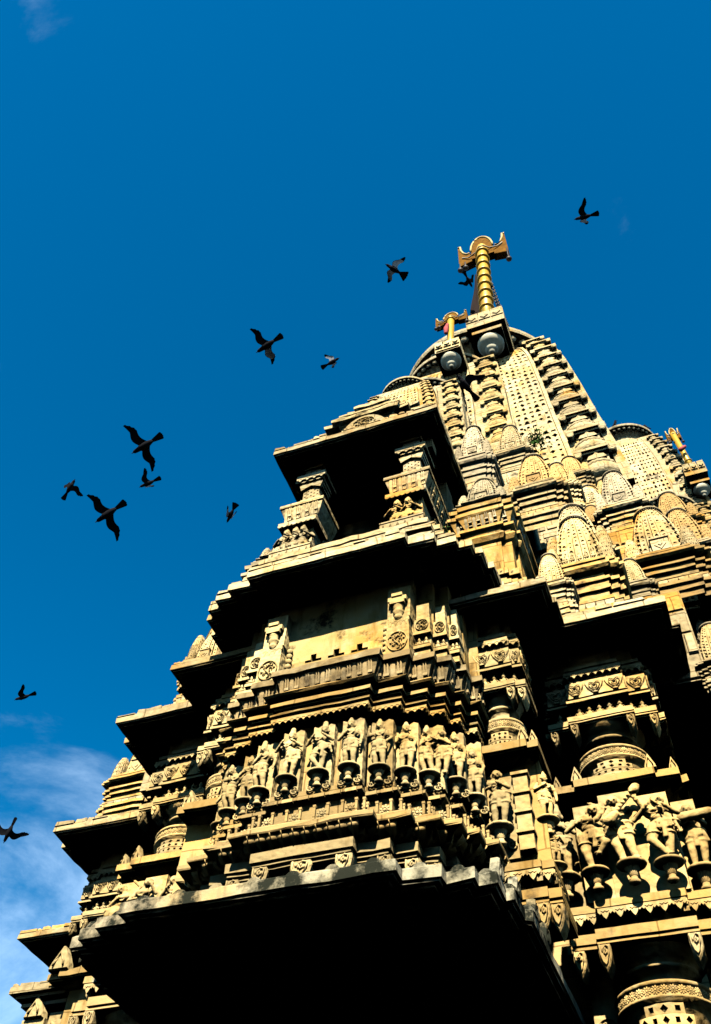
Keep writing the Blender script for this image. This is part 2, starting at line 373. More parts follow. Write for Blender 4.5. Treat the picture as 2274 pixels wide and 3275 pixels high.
def wheel_fn(b):
    b.tube([(.42 * math.cos(2 * math.pi * k / 18), 0, .42 * math.sin(2 * math.pi * k / 18)) for k in range(18)], .10, 6, True)
    for k in range(5):
        a = 2 * math.pi * k / 5 + .3; b.tube([(0, 0, 0), (.4 * math.cos(a), 0, .4 * math.sin(a))], .055, 5)
    b.ball((0, -.03, 0), .12, 8, 6)
WHEEL = unit_mesh('wheel', wheel_fn, M['carved'])
def scroll_fn(b):     # hanging leaf scroll bracket, width 1, drops 1.2 below z=0, facing -y
    out = [(-.5, 0), (-.5, -.35), (-.46, -.7), (-.3, -1.0), (-.05, -1.2), (.2, -1.0), (.42, -.68), (.5, -.3), (.5, 0)]
    b.prism(out, -.06, .9, .10)
    b.tube([(-.34, -.12, -.1), (-.36, -.12, -.5), (-.2, -.12, -.82), (-.03, -.12, -.95), (.14, -.12, -.78), (.3, -.12, -.5), (.33, -.12, -.2), (.12, -.12, -.12), (-.08, -.12, -.3), (.02, -.12, -.52), (.14, -.12, -.42)], .05, 5)
    for k in range(4): b.ball((-.2 + .12 * k, -.1, -.3 - .1 * (k % 2)), (.07, .05, .10), 6, 4)
SCROLL = {k: unit_mesh('scroll_bracket', scroll_fn, M[k]) for k in ('carved',)}
def heart_fn(b):      # relief of a heart leaf between chevrons, in a unit square, facing -y
    h = [(0, .18), (-.14, .32), (-.26, .30), (-.30, .12), (-.2, -.12), (0, -.32), (.2, -.12), (.30, .12), (.26, .30), (.14, .32), (0, .18)]
    b.tube([(x, -.02, z) for x, z in h], .032, 5)
    b.tube([(x * .5, -.02, z * .5) for x, z in h], .026, 5)
    for sg in (-1, 1): b.tube([(sg * .5, -.02, .34), (sg * .40, -.02, .0), (sg * .2, -.02, -.30), (sg * .1, -.02, -.42)], .03, 5)
    b.prism([(-.16, -.48), (.16, -.48), (0, -.36)], -.06, .02)
HEART = {k: unit_mesh('heart_carving', heart_fn, M[k]) for k in ('carved',)}
def vine_fn(b):       # oval frame with a winding stem and curling leaves, in a unit square, facing -y
    b.tube([(.45 * math.cos(2 * math.pi * k / 24), -.02, .45 * math.sin(2 * math.pi * k / 24)) for k in range(24)], .028, 5, True)
    b.tube([(.13 * math.sin(k * .8), -.03, -.40 + .08 * k) for k in range(11)], .032, 5)
    for sx, z, fl in ((-1, .20, 1), (1, .05, -1), (-1, -.10, 1), (1, -.24, -1), (1, .27, 1)):
        b.tube([(sx * (.17 + (.12 - .012 * k) * math.cos(k * .8 + 2)), -.03, z + fl * (.11 - .011 * k) * math.sin(k * .8 + 2)) for k in range(8)], .024, 5)
        b.ball((sx * .30, -.02, z + .06), (.06, .035, .04), 6, 4)
VINE = unit_mesh('vine_carving', vine_fn, M['carved'])
def leafspike_fn(b):  # upright pointed antefix, width 1, height 1.2
    b.prism([(-.5, 0), (.5, 0), (.42, .35), (.16, .9), (0, 1.2), (-.16, .9), (-.42, .35)], -.08, .22, .07)
    b.tube([(-.25, -.1, .15), (-.2, -.1, .4), (0, -.1, .8), (.2, -.1, .4), (.25, -.1, .15)], .05, 5)
SPIKE = {k: unit_mesh('antefix', leafspike_fn, M[k]) for k in ('carved', 'mossy', 'grey')}
def bump_fn(b):       # worn rounded antefix of the mossy eave
    b.prism([(-.5, 0), (.5, 0), (.46, .3), (.25, .62), (-.05, .70), (-.3, .55), (-.48, .25)], -.25, .35, .12)
BUMP = unit_mesh('antefix', bump_fn, M['mossy'])

# corner amalaka of a spire: a ribbed cushion under a slab with two leaf ears; unit width 1, height 1
def amal_fn(b):
    pr = [(.36, .0), (.48, .03), (.545, .12), (.56, .22), (.54, .33), (.48, .42), (.455, .44), (.48, .45), (.49, .51), (.45, .57), (.37, .62), (.30, .66)]
    b.lathe(0, 0, pr, 56, ribs=32, amp=.045)
    b.box(-.50, .50, -.50, .50, .92, 1.0); b.box(-.43, .43, -.43, .43, .86, .92); b.box(-.30, .30, -.30, .30, .58, .86)
    for sx, sy in ((-1, -1), (1, -1), (1, 1)):        # curled leaf ears hanging from the slab corners
        lobe = [(sx * .51, .92)] + [(sx * (.42 + .095 * math.cos(a)), .85 + .13 * math.sin(a)) for a in [-math.pi * k / 8 for k in range(9)]] + [(sx * .32, .92)]
        if sy < 0: b.prism(lobe, -.50, -.36, .02)
        if sx > 0: q = MB(); q.prism([(sy * abs(x), z) for x, z in lobe], -.50, -.36, .02); b.add([(-y, x, z) for x, y, z in q.v], q.f)
    b.prism([(-.24, .62), (.24, .62), (.18, .74), (.06, .77), (0, .84), (-.06, .77), (-.18, .74)], -.44, -.27)
AMAL = {k: unit_mesh('corner_amalaka', amal_fn, M[k]) for k in ('pale', 'carved', 'orange')}
def disc_mesh(mat, n=40):      # big crowning disc: rim, toothed underside, unit radius, z up from 0
    b = MB()
    b.lathe(0, 0, [(.70, -.34), (.78, -.24), (.84, -.16), (.88, -.10)], n * 2, ribs=n, amp=.10)
    b.lathe(0, 0, [(.88, -.11), (.99, -.10), (1.0, -.06), (1.0, .0), (.97, .03), (.97, .06), (.90, .09), (.6, .2), (.0, .28)], 64, smooth=False)
    for k in range(n):
        a = 2 * math.pi * k / n; m = Matrix.Rotation(a, 3, 'Z'); q = m @ Vector((.90, 0, -.14)); b.ball(q, (.055, .05, .075), 6, 5)
    return b.mesh('amalaka_disc', mat)
DISC = {k: disc_mesh(M[k]) for k in ('pale', 'grey')}

# little seated figure with pointed cap (row friezes), made once and shared
def remesh(b, name, mat, vox, smooth=2):
    me = b.mesh(name, mat); o = bpy.data.objects.new(name, me); sc.collection.objects.link(o)
    md = o.modifiers.new('r', 'REMESH'); md.mode = 'VOXEL'; md.voxel_size = vox * S; md.use_smooth_shade = True
    ms = o.modifiers.new('s', 'SMOOTH'); ms.iterations = smooth; ms.factor = .5
    dg = bpy.context.evaluated_depsgraph_get(); nm = bpy.data.meshes.new_from_object(o.evaluated_get(dg)); nm.name = name
    bpy.data.objects.remove(o); bpy.data.meshes.remove(me)
    nm.polygons.foreach_set('use_smooth', [True] * len(nm.polygons))
    if not nm.materials: nm.materials.append(mat)
    return nm
def seated(b):
    b.ball((0, 0, .32), (.20, .15, .22)); b.ball((0, -.02, .68), (.13, .13, .15)); b.limb((0, 0, .78), .12, (0, 0, 1.0), .03)
    b.limb((0, 0, .5), .09, (0, 0, .6), .07)
    for s_ in (-1, 1):
        b.limb((s_ * .16, 0, .08), .10, (s_ * .36, -.22, .10), .08); b.limb((s_ * .36, -.22, .10), .08, (s_ * .04, -.28, .07), .06)
        b.limb((s_ * .19, 0, .46), .065, (s_ * .33, -.06, .30), .055); b.limb((s_ * .33, -.06, .30), .055, (s_ * .20, -.24, .34), .045)
        b.ball((s_ * .15, 0, .66), .05)
    b.ball((0, -.14, .66), (.03, .04, .05))
    return b
SEATED = remesh(seated(MB()), 'seated_figure', M['carved'], .035, 1)

# ------------------------------------------------------------------ statues
def body(b, sway=0.0, arms=None, female=False, crown='cone', legs=None, lean=0.0, turn=0.0):
    """standing figure of height ~1 (to the crown), feet at z=0, facing -y; sway bends hips to +x"""
    hx = .06 * sway; tx = -.035 * sway + lean * .4; hdx = .02 * sway + lean
    w = .93 if female else 1.0; hip = 1.14 if female else 1.0
    legs = legs or [((-.055 + hx, 0, .49), (-.06 + hx * .6, -.03, .27), (-.05, .0, .04)), ((.055 + hx, 0, .49), (.06 + hx * .7, -.03, .27), (.055, .0, .04))]
    for h, k, a in legs:
        b.limb(h, .066 * hip, k, .047); b.limb(k, .047, a, .028); b.limb(a, .027, (a[0] + .012, a[1] - .07, a[2] - .015), .02)
    b.ball((hx, 0, .51), (.112 * hip, .078, .075)); b.limb((hx * .9, 0, .53), .078, (tx, 0, .63), .062 * w); b.ball((tx, -.005, .70), (.108 * w, .07, .09))
    b.limb((tx, 0, .735), .06, (tx, 0, .76), .06)
    if female:
        for s_ in (-1, 1): b.ball((tx + s_ * .05, -.062, .695), .043)
    else: b.ball((tx, -.045, .70), (.085, .04, .05))
    b.limb((tx, 0, .76), .034, (hdx, -.005, .83), .032)
    hd = Vector((hdx, -.035, .868)); rt = Matrix.Rotation(turn, 3, 'Z') @ Matrix.Rotation(.55, 3, 'X')
    b.ball(hd, (.052, .060, .068)); b.ball(hd + rt @ Vector((0, -.03, -.03)), (.040, .036, .036)); b.ball(hd + rt @ Vector((0, -.066, -.006)), (.013, .020, .026)); b.ball(hd + rt @ Vector((0, -.060, -.042)), (.022, .014, .009))
    for s_ in (-1, 1): b.ball(hd + rt @ Vector((s_ * .060, .008, -.022)), (.018, .022, .040)); b.ball(hd + rt @ Vector((s_ * .023, -.056, .016)), (.015, .012, .008))
    if crown == 'cone': b.limb(hd + Vector((0, .010, .035)), .060, hd + Vector((0, .0, .13)), .028); b.limb(hd + Vector((0, 0, .03)), .060, hd + Vector((0, 0, .042)), .060)
    elif crown == 'tall': b.limb(hd + Vector((0, .005, .04)), .054, hd + Vector((0, .012, .16)), .040); b.limb(hd + Vector((0, 0, .035)), .062, hd + Vector((0, 0, .045)), .060)
    else: b.ball(hd + Vector((0, .03, .035)), (.058, .05, .045)); b.ball(hd + Vector((0, .085, .02)), .036)
    # belt, sash, necklace, hem
    for z, rx, ry in ((.545, .112, .084), (.525, .120, .088), (.43, .118, .082)):
        cx_ = hx * (1 if z > .5 else .85)
        b.tube([(cx_ + rx * hip * math.cos(2 * math.pi * k / 16), ry * math.sin(2 * math.pi * k / 16), z) for k in range(16)], .011, 5, True)
    b.limb((hx, -.085, .53), .020, (hx * .6, -.075, .30), .026); b.limb((hx + .09, -.05, .52), .014, (hx + .12, -.04, .36), .018)
    b.tube([(tx + .055 * math.cos(a), -.05 - .03 * math.sin(a), .755 - .05 * math.sin(a)) for a in [math.pi * k / 8 for k in range(9)]], .010, 5)
    b.ball((tx, -.08, .695), .015)
    b.tube([(tx + .075 * math.cos(a), -.055 - .035 * math.sin(a), .765 - .13 * math.sin(a)) for a in [math.pi * k / 10 for k in range(11)]], .009, 5)
    for (h_, k_, a_) in legs:
        for p_, r_ in ((Vector(k_) * .55 + Vector(h_) * .45, .060 * hip), (Vector(a_) + Vector((0, 0, .03)), .036)): b.tube([(p_.x + r_ * math.cos(2 * math.pi * k / 12), p_.y + r_ * math.sin(2 * math.pi * k / 12), p_.z) for k in range(12)], .010, 5, True)
    for k in range(5): b.limb((hx - .06 + .03 * k, -.088, .515), .010, (hx - .07 + .035 * k, -.082, .44), .012)
    b.ball((tx * .6 + hx * .4, -.05, .60), (.055, .03, .04))
    for (sx, e, h) in (arms or [(-1, (-.17, .0, .60), (-.13, -.07, .48)), (1, (.17, .0, .60), (.15, -.05, .46))]):
        sh = Vector((tx + sx * .118 * w, 0, .742)); e = Vector(e) + Vector((tx, 0, 0)); h = Vector(h) + Vector((tx, 0, 0))
        b.ball(sh, .040); b.limb(sh, .036, e, .029); b.limb(e, .029, h, .020); d = (h - e).normalized()
        b.ball(h + d * .02, (.022, .018, .026)); b.limb(h + d * .02, .012, h + d * .055, .008)
        m_ = sh.lerp(e, .55); b.ball(m_, .039); b.ball(e.lerp(h, .85), .026)
    return b
ARMS = {
 'rest': None,
 'flute': [(-1, (-.19, -.02, .62), (-.06, -.12, .73)), (1, (.21, -.02, .64), (.10, -.12, .72))],
 'chest': [(-1, (-.18, -.02, .60), (-.05, -.10, .68)), (1, (.17, .0, .60), (.16, -.03, .45))],
 'namaste': [(-1, (-.17, -.03, .59), (-.015, -.12, .68)), (1, (.17, -.03, .59), (.015, -.12, .68))],
 'over': [(-1, (-.18, -.03, .60), (-.05, -.11, .66)), (1, (.21, .0, .86), (.10, .0, .97))],
 'lute': [(-1, (-.18, -.05, .60), (-.03, -.14, .56)), (1, (.20, -.04, .66), (.14, -.13, .78))],
 'raise': [(-1, (-.20, .0, .72), (-.17, -.04, .86)), (1, (.16, .0, .60), (.12, -.08, .50))],
 'offer': [(-1, (-.16, -.03, .60), (-.06, -.12, .60)), (1, (.17, -.02, .62), (.07, -.12, .66))],
}
CROSS = [((-.05, 0, .49), (-.10, -.06, .28), (.03, -.05, .05)), ((.06, 0, .49), (.05, -.02, .27), (.03, .0, .04))]
KICK = [((-.05, 0, .49), (-.05, -.03, .27), (-.02, 0, .04)), ((.06, 0, .49), (.16, -.09, .33), (.06, -.03, .20))]
def pedestal_fn(b, r=.17, h=.26):     # flaring lotus bracket, top at z=0
    b.lathe(0, 0, [(.03, -h), (.06, -h * .95), (.065, -h * .85), (.04, -h * .75), (.045, -h * .5), (.06, -h * .3), (.075, -.055), (r - .03, -.045), (r, -.03), (r + .01, -.015), (r, 0), (0, 0)], 24, ell=.9)
    for k in range(9):
        a = math.pi + math.pi * (k + .5) / 9
        b.limb((.04 * math.cos(a), .035 * math.sin(a), -h * .62), .010, (.075 * math.cos(a), .06 * math.sin(a), -.07), .018)
PED = unit_mesh('pedestal', pedestal_fn, M['carved'])
def statue(name, label, x, y, z, h, arms='rest', sway=0, female=False, crown='cone', legs=None, lean=0, turn=0, ped=1.0, slab=None, extra=None, rz=0.0, group=None, mat='carved', wheels=True, vox=.0125, pair=None, bulk=1.2):
    t = thing(name, label, 'statue', (x, y, z), group); b = body(MB(), sway, ARMS[arms], female, crown, legs, lean, turn)
    if extra: extra(b)
    if pair:
        b2 = body(MB(), **pair[1]); b.add([(p[0] + pair[0][0], p[1] + pair[0][1], p[2] + pair[0][2]) for p in b2.v], b2.f, True)
    me = remesh(b, 'figure', M[mat], vox); put('figure', me, (x, y, z), t, rz, (h * bulk, h * bulk * (.82 if slab else 1), h))
    if ped: put('pedestal', PED, (x, y - .01, z), t, rz, (ped,) * 3)
    if slab:                           # upright stone the figure is carved against: (x0, x1, y_front, y_back, z0, z1)
        q = MB(); x0, x1, y0, y1, z0, z1 = slab; n = 5 if wheels else 1; top = [(x1 - (x1 - x0) * i / n * 1.0, z1 + (.03 if i % 2 and wheels else 0)) for i in range(n + 1)]
        q.prism([(x0, z0), (x1, z0)] + top, y0, y1); q.build('back_slab', M[mat], t)
        if wheels:
            for s_ in (-1, 1): put('wheel', WHEEL, (x + s_ * .105, y0 - .02, z - .16), t, 0, (.11, .11, .11))
    return t

# ------------------------------------------------------------------ central bay: lower eave and frieze
BASE = [(.43, 8.20), (.81, 8.34), (1.08, 8.49), (1.28, 8.64), (1.41, 8.87), (1.55, 9.15)]
CORE = [(.58, 8.20), (.97, 8.34), (1.26, 8.49), (1.46, 8.63), (1.60, 8.86), (1.75, 9.12)]
UPPR = [(.72, 8.20), (1.10, 8.34), (1.40, 8.48), (1.60, 8.62), (1.74, 8.86), (1.88, 9.12)]

def eave(name, steps, z, th, soffit, yb, mat, c=CX, rise=.35, run=.9, label=None, drop=0):
    """projecting stone eave: square drip edge, moulded underside, sloping top"""
    b = MB()
    b.sweep(steps, [(-run, z + rise), (-.12, z + .05), (-.02, z + .01), (0, z - .01), (0, z - th), (-.03, z - th), (-.03, z - th - .025), (-.09, z - th - .025), (-.09, z - th - .05), (-.16, z - th - .05), (-.16, z - th - .01), (-.34, z - th - .015), (-.34, z - th - .05), (-.40, z - th - .05), (-.46, z - th + .0), (-.6, z - th - .01)], c, yb, rough=.006, cell=.22)
    m = b.last; n = len(b.v); b.f.append(tuple(range(n - m, n))); b.sm.append(False)
    o = b.build(name, M[mat], temple)
    if label: o['label'] = label
    return o
def rubble_top(parent, x0, x1, y, z, mat='pale', n=None):
    """uneven weathered blocks lying along the top of an eave's edge"""
    rnd = random.Random(int((x0 + x1) * 1000)); x = x0
    while x < x1 - .03:
        w = min(rnd.uniform(.12, .55), x1 - x); h = rnd.uniform(.02, .11); q = MB(); f_ = y - rnd.uniform(-.03, .025)
        q.prism([(x + .004, z), (x + w - .004, z), (x + w - rnd.uniform(.0, .03), z + h * rnd.uniform(.6, 1)), (x + w * rnd.uniform(.4, .6), z + h * rnd.uniform(.85, 1.2)), (x + rnd.uniform(.0, .03), z + h)], f_, y + .3, .015); q.build('stone', M[mat], parent); x += w

E1S = [(1.46, 7.04), (1.84, 7.23), (2.12, 7.37), (2.30, 7.50), (2.38, 7.80), (2.45, 8.22)]
e1 = eave('lower_eave', E1S, 6.23, .12, 2.6, 11.0, 'mossy', rise=.35, drop=.02, label='blackened mossy lower eave with worn antefixes')
for x, y, rz, sp in along(E1S, -.03, .42, which=('front',)):
    put('antefix', BUMP, (x, y + .05, 6.215), e1, 0, (.17, .26, .12))
for x, y, rz, sp in along(E1S, -.03, .5, yb=9.2, which=('left', 'right'), minlen=.2):
    put('antefix', SPIKE['mossy'], (x, y, 6.22), e1, rz, (.22, .3, .22))
b = MB(); b.sweep(BASE, [(-.1, 6.3), (.02, 6.35), (.02, 7.0)], yb=11)
b.build('bay_wall', M['gold'], temple)
b = MB(); b.sweep([(1.3, 10.2), (1.9, 10.5)], [(.35, -1.6), (.35, .2), (.2, .5), (.2, 1.2), (.3, 1.4), (.3, 1.7), (.05, 2.0), (.05, 6.1)], yb=12)
b.build('lower_wall', M['gold'], temple)

# beam with hanging scroll brackets
b = MB(); b.sweep(BASE, [(-.2, 6.98), (.13, 7.02), (.13, 7.05), (.16, 7.06), (.16, 7.085), (.14, 7.09), (.19, 7.10), (.19, 7.215), (-.1, 7.235)], yb=9.8, rough=.005)
beam = b.build('bracket_beam', M['carved'], temple)
for x, s_ in ((-.50, 1), (0.0, 1), (.50, 1)): put('scroll_bracket', SCROLL['carved'], (CX + x, 8.06, 7.06), beam, 0, (.26 if x == 0 else .20, .22, .22))
for i, (hw, y) in enumerate(BASE[1:5]):
    for s_ in (-1, 1): put('scroll_bracket', SCROLL['carved'], (CX + s_ * (hw + .10), y - .13, 7.06), beam, 0, (.17, .22, .21))

# lotus-petal course with ledge
b = MB(); b.sweep(CORE, [(-.2, 7.21), (.08, 7.235), (.14, 7.26), (.17, 7.34), (.30, 7.37), (.31, 7.385), (.31, 7.43), (.20, 7.47), (.20, 7.52), (.17, 7.55), (-.1, 7.56)], yb=9.8, rough=.006)
pc = b.build('petal_course', M['gold'], temple)
for x, y, rz, sp in along(CORE, .12, .135, yb=9.5):
    put('petal', PETAL, (x, y, 7.245), pc, rz, (sp * .98, .19, .125))

# baluster course with rosettes
b = MB(); b.sweep(CORE, [(-.1, 7.55), (-.02, 7.56), (-.02, 7.88), (.06, 7.92), (.06, 7.955), (.02, 7.96), (.02, 7.985), (.0, 7.99), (.0, 8.08), (-.16, 8.085)], yb=9.8)
bc = b.build('baluster_course', M['gold'], temple)
for x, y, rz, sp in along(CORE, .12, .34, yb=9.4, minlen=.12):
    q = .085 if sp > .2 else .05
    for s_ in (-1, 1):
        dx, dy = (s_ * q, 0) if rz == 0 else (0, s_ * q)
        put('post', POST, (x + dx, y + dy, 7.55), bc, rz, (.17, .17, .20))
    ox, oy = (0, .03) if rz == 0 else (-.03 if rz > 0 else .03, 0)
    put('rosette', ROSETTE, (x + ox, y + oy, 7.64), bc, rz, (.14, .14, .16))
for x, y, rz, sp in along(CORE, .03, .19, yb=9.4, which=('front',)):
    b = MB(); b.box(x - .07, x + .07, y - .05, y + .05, 7.90, 7.945); b.build('dentil', M['gold'], bc)

# statue frieze wall
b = MB(); b.sweep(CORE, [(-.10, 8.05), (-.10, 9.25)], yb=9.8); fz = b.build('statue_frieze', M['gold'], temple)
# upper mouldings
b = MB(); b.sweep(CORE, [(-.16, 9.12), (.06, 9.14), (.06, 9.17), (.10, 9.175), (.10, 9.205), (.06, 9.21), (.06, 9.24), (.12, 9.25), (.12, 9.275), (.05, 9.28), (.05, 9.36), (.09, 9.365), (.09, 9.385), (.07, 9.39), (.13, 9.395), (.13, 9.45), (.04, 9.46), (.04, 9.50), (.14, 9.505), (.19, 9.515), (.215, 9.54), (.19, 9.57), (.13, 9.58), (-.1, 9.59)], yb=9.8, rough=.004)
cm = b.build('cornice_moulding', M['gold'], temple)
for x, y, rz, sp in along(CORE, .095, .085, yb=9.5): put('pendant', TOOTH['gold'], (x, y, 9.178), cm, rz, (sp, .09, .062))
# fluted cornice
b = MB(); b.sweep(UPPR, [(-.1, 9.58), (-.06, 9.60), (-.045, 9.75), (-.01, 9.90), (.02, 9.98), (.04, 10.01), (.08, 10.02), (.085, 10.11), (.05, 10.135), (-.35, 10.15)], yb=9.9, rough=.008)
fc = b.build('fluted_cornice', M['umber'], temple)
for x, y, rz, sp in along(UPPR, -.03, .155, yb=9.6): put('flute', FLUTE['umber'], (x, y + (.03 if rz == 0 else 0), 9.60), fc, rz, (sp, .12, .40))

# upper wall with pilasters, carved panels
UW = [(1.16, 8.50), (1.42, 8.62), (1.62, 8.74), (1.76, 8.95), (1.90, 9.2)]
b = MB(); b.sweep(UW, [(-.45, 10.1), (-.45, 11.75)], yb=11); b.sweep([(1.42, 8.62), (1.62, 8.74), (1.76, 8.95), (1.90, 9.2)], [(0, 10.1), (0, 11.75)], yb=11); uw = b.build('upper_wall', M['gold'], temple)
for s_ in (-1, 1):
    c = CX + s_ * .985; q = MB()
    q.box(c - .17, c + .17, 8.30, 8.6, 10.13, 10.58); q.box(c - .165, c + .165, 8.31, 8.6, 10.58, 10.66); q.box(c - .15, c + .15, 8.33, 8.6, 10.66, 10.86); q.box(c - .17, c + .17, 8.34, 8.6, 10.86, 11.5)
    pl = q.build('pilaster', M['carved'], uw)
    put('vine_carving', VINE, (c, 8.30, 10.35), uw, 0, (.32, .5, .40))
    for k in range(4): put('pendant', TOOTH['carved'], (c - .12 + .08 * k, 8.33, 10.83), uw, 0, (.08, .06, .14))
    q = MB(); q.lathe(c, 8.34, [(.02, 10.80), (.06, 10.84), (.065, 10.88), (.045, 10.90), (.08, 10.93), (.085, 10.97), (.06, 11.0), (.09, 11.03), (.09, 11.08)], 16); q.box(c - .11, c + .11, 8.24, 8.36, 11.08, 11.14); q.box(c - .14, c + .14, 8.25, 8.36, 11.14, 11.22); q.box(c - .08, c + .08, 8.23, 8.36, 11.22, 11.28); q.build('vase_capital', M['carved'], uw)
    q = MB(); ci = c - s_ * .23
    for k in range(7): q.ball((ci, 8.46, 10.2 + .10 * k), (.05, .05, .055), 8, 6)
    q.build('beaded_shaft', M['carved'], uw)
    for i, (hw0, hw1, y) in enumerate(((1.18, 1.41, 8.46), (1.43, 1.61, 8.58), (1.63, 1.75, 8.70))):
        m_ = CX + s_ * (hw0 + hw1) / 2; w = (hw1 - hw0) / 2; q = MB()
        q.box(m_ - w, m_ + w, y, y + .3, 10.13, 10.22); q.box(m_ - w + .02, m_ + w - .02, y + .03, y + .3, 10.22, 10.29); q.box(m_ - w - .01, m_ + w + .01, y - .01, y + .3, 10.29, 10.34); q.box(m_ - w, m_ + w, y + .06, y + .3, 10.34, 10.55); q.box(m_ - w - .015, m_ + w + .015, y - .02, y + .3, 10.55, 10.60); q.box(m_ - w, m_ + w, y, y + .3, 10.60, 10.86); q.box(m_ - w + .02, m_ + w - .02, y + .04, y + .3, 10.86, 11.2)
        q.build('panel_block', M['carved'], uw)
        put('vine_carving', VINE, (m_, y, 10.73), uw, 0, (2 * w * .9, .5, .23)); put('seated_figure', SEATED, (m_ - w * .45, y + .03, 10.345), uw, 0, (.14, .14, .17)); put('seated_figure', SEATED, (m_ + w * .45, y + .03, 10.345), uw, 0, (.14, .14, .17))
def strip(z0, z1, holes):
    x = CX - 1.155
    for h0, h1 in holes + [(CX + 1.155, None)]:
        q = MB(); q.box(x, h0, 8.50, 8.95, z0, z1); q.build('wall_block', M['plaster'], uw); x = h1
XS = [CX - .38, CX - .02, CX + .34]
strip(10.13, 10.54, []); strip(10.54, 10.59, [(x - .13, x + .13) for x in XS]); strip(10.59, 10.69, [(x - .045, x + .045) for x in XS]); strip(10.69, 11.8, [])

# eave under the balcony
E2S = [(1.29, 7.70), (1.69, 7.85), (1.98, 8.00), (2.18, 8.15), (2.29, 8.33), (2.38, 8.66), (2.42, 9.1)]
e2 = eave('balcony_eave', E2S, 11.98, .14, 1.5, 11, 'pale', rise=.5, run=.6)
for s_ in (-1, 1):
    for (hw0, y0), (hw1, y1) in zip(E2S[:-1], E2S[1:]):
        x0, x1 = sorted((CX + s_ * hw0, CX + s_ * hw1))
        if x1 - x0 > .12: rubble_top(e2, x0, x1, y1 + .0, 11.98)
rubble_top(e2, CX - 1.29, CX + 1.29, 7.70, 11.98)

# ------------------------------------------------------------------ balcony
BAL = [(1.36, 8.36), (1.50, 8.56), (1.58, 8.78), (1.66, 9.0)]
b = MB(); b.sweep(BAL, [(-.3, 11.9), (.22, 12.35), (.22, 12.42), (.12, 12.44), (.12, 12.55), (.2, 12.57), (.2, 12.66), (.05, 12.7), (.05, 12.8), (.12, 12.82), (.12, 12.93), (-.6, 12.95)], yb=10.6, rough=.008)
bal = b.build('balcony', M['pale'], temple)
def rail(x0, x1, y, z0, z1, n, parent, rz=None):
    def fn(u, v):
        return ((x0 + (x1 - x0) * u, y, z0 + (z1 - z0) * v), (0, -1, 0)) if rz is None else ((x0, y + rz * u, z0 + (z1 - z0) * v), (1, 0, 0))
    q = MB(); sh = [[(.12, .15), (.55, .15), (.12, .85), (.10, .85)], [(.5, .12), (.9, .5), (.5, .88), (.12, .5)]]
    q.pits(fn, n * 2, 1, lambda i, j: ([(.50, .14), (.95, .14), (.95, .86), (.72, .5)] if i % 2 == 0 else [(.05, .14), (.5, .14), (.28, .5), (.05, .86)]), .12)
    if rz is None: q.box(x0, x1, y - .015, y + .10, z1, z1 + .03); q.box(x0, x1, y - .015, y + .10, z0 - .03, z0); q.box(x0, x1, y + .12, y + .13, z0, z1)
    else: q.box(x0 - .1, x0 + .015, y, y + rz, z1, z1 + .03); q.box(x0 - .1, x0 + .015, y, y + rz, z0 - .03, z0)
    return q.build('lattice_rail', M['pale'], parent)
rail(CX - 1.38, CX - .62, 8.34, 12.99, 13.17, 6, bal); rail(CX + .62, CX + 1.38, 8.34, 12.99, 13.17, 6, bal); rail(CX - .615, CX + .615, 8.50, 12.97, 13.14, 10, bal)
rail(CX + 1.50, CX + 1.50, 8.58, 12.99, 13.17, 3, bal, .45); rail(CX + 1.39, CX + 1.50, 8.57, 12.99, 13.17, 1, bal)
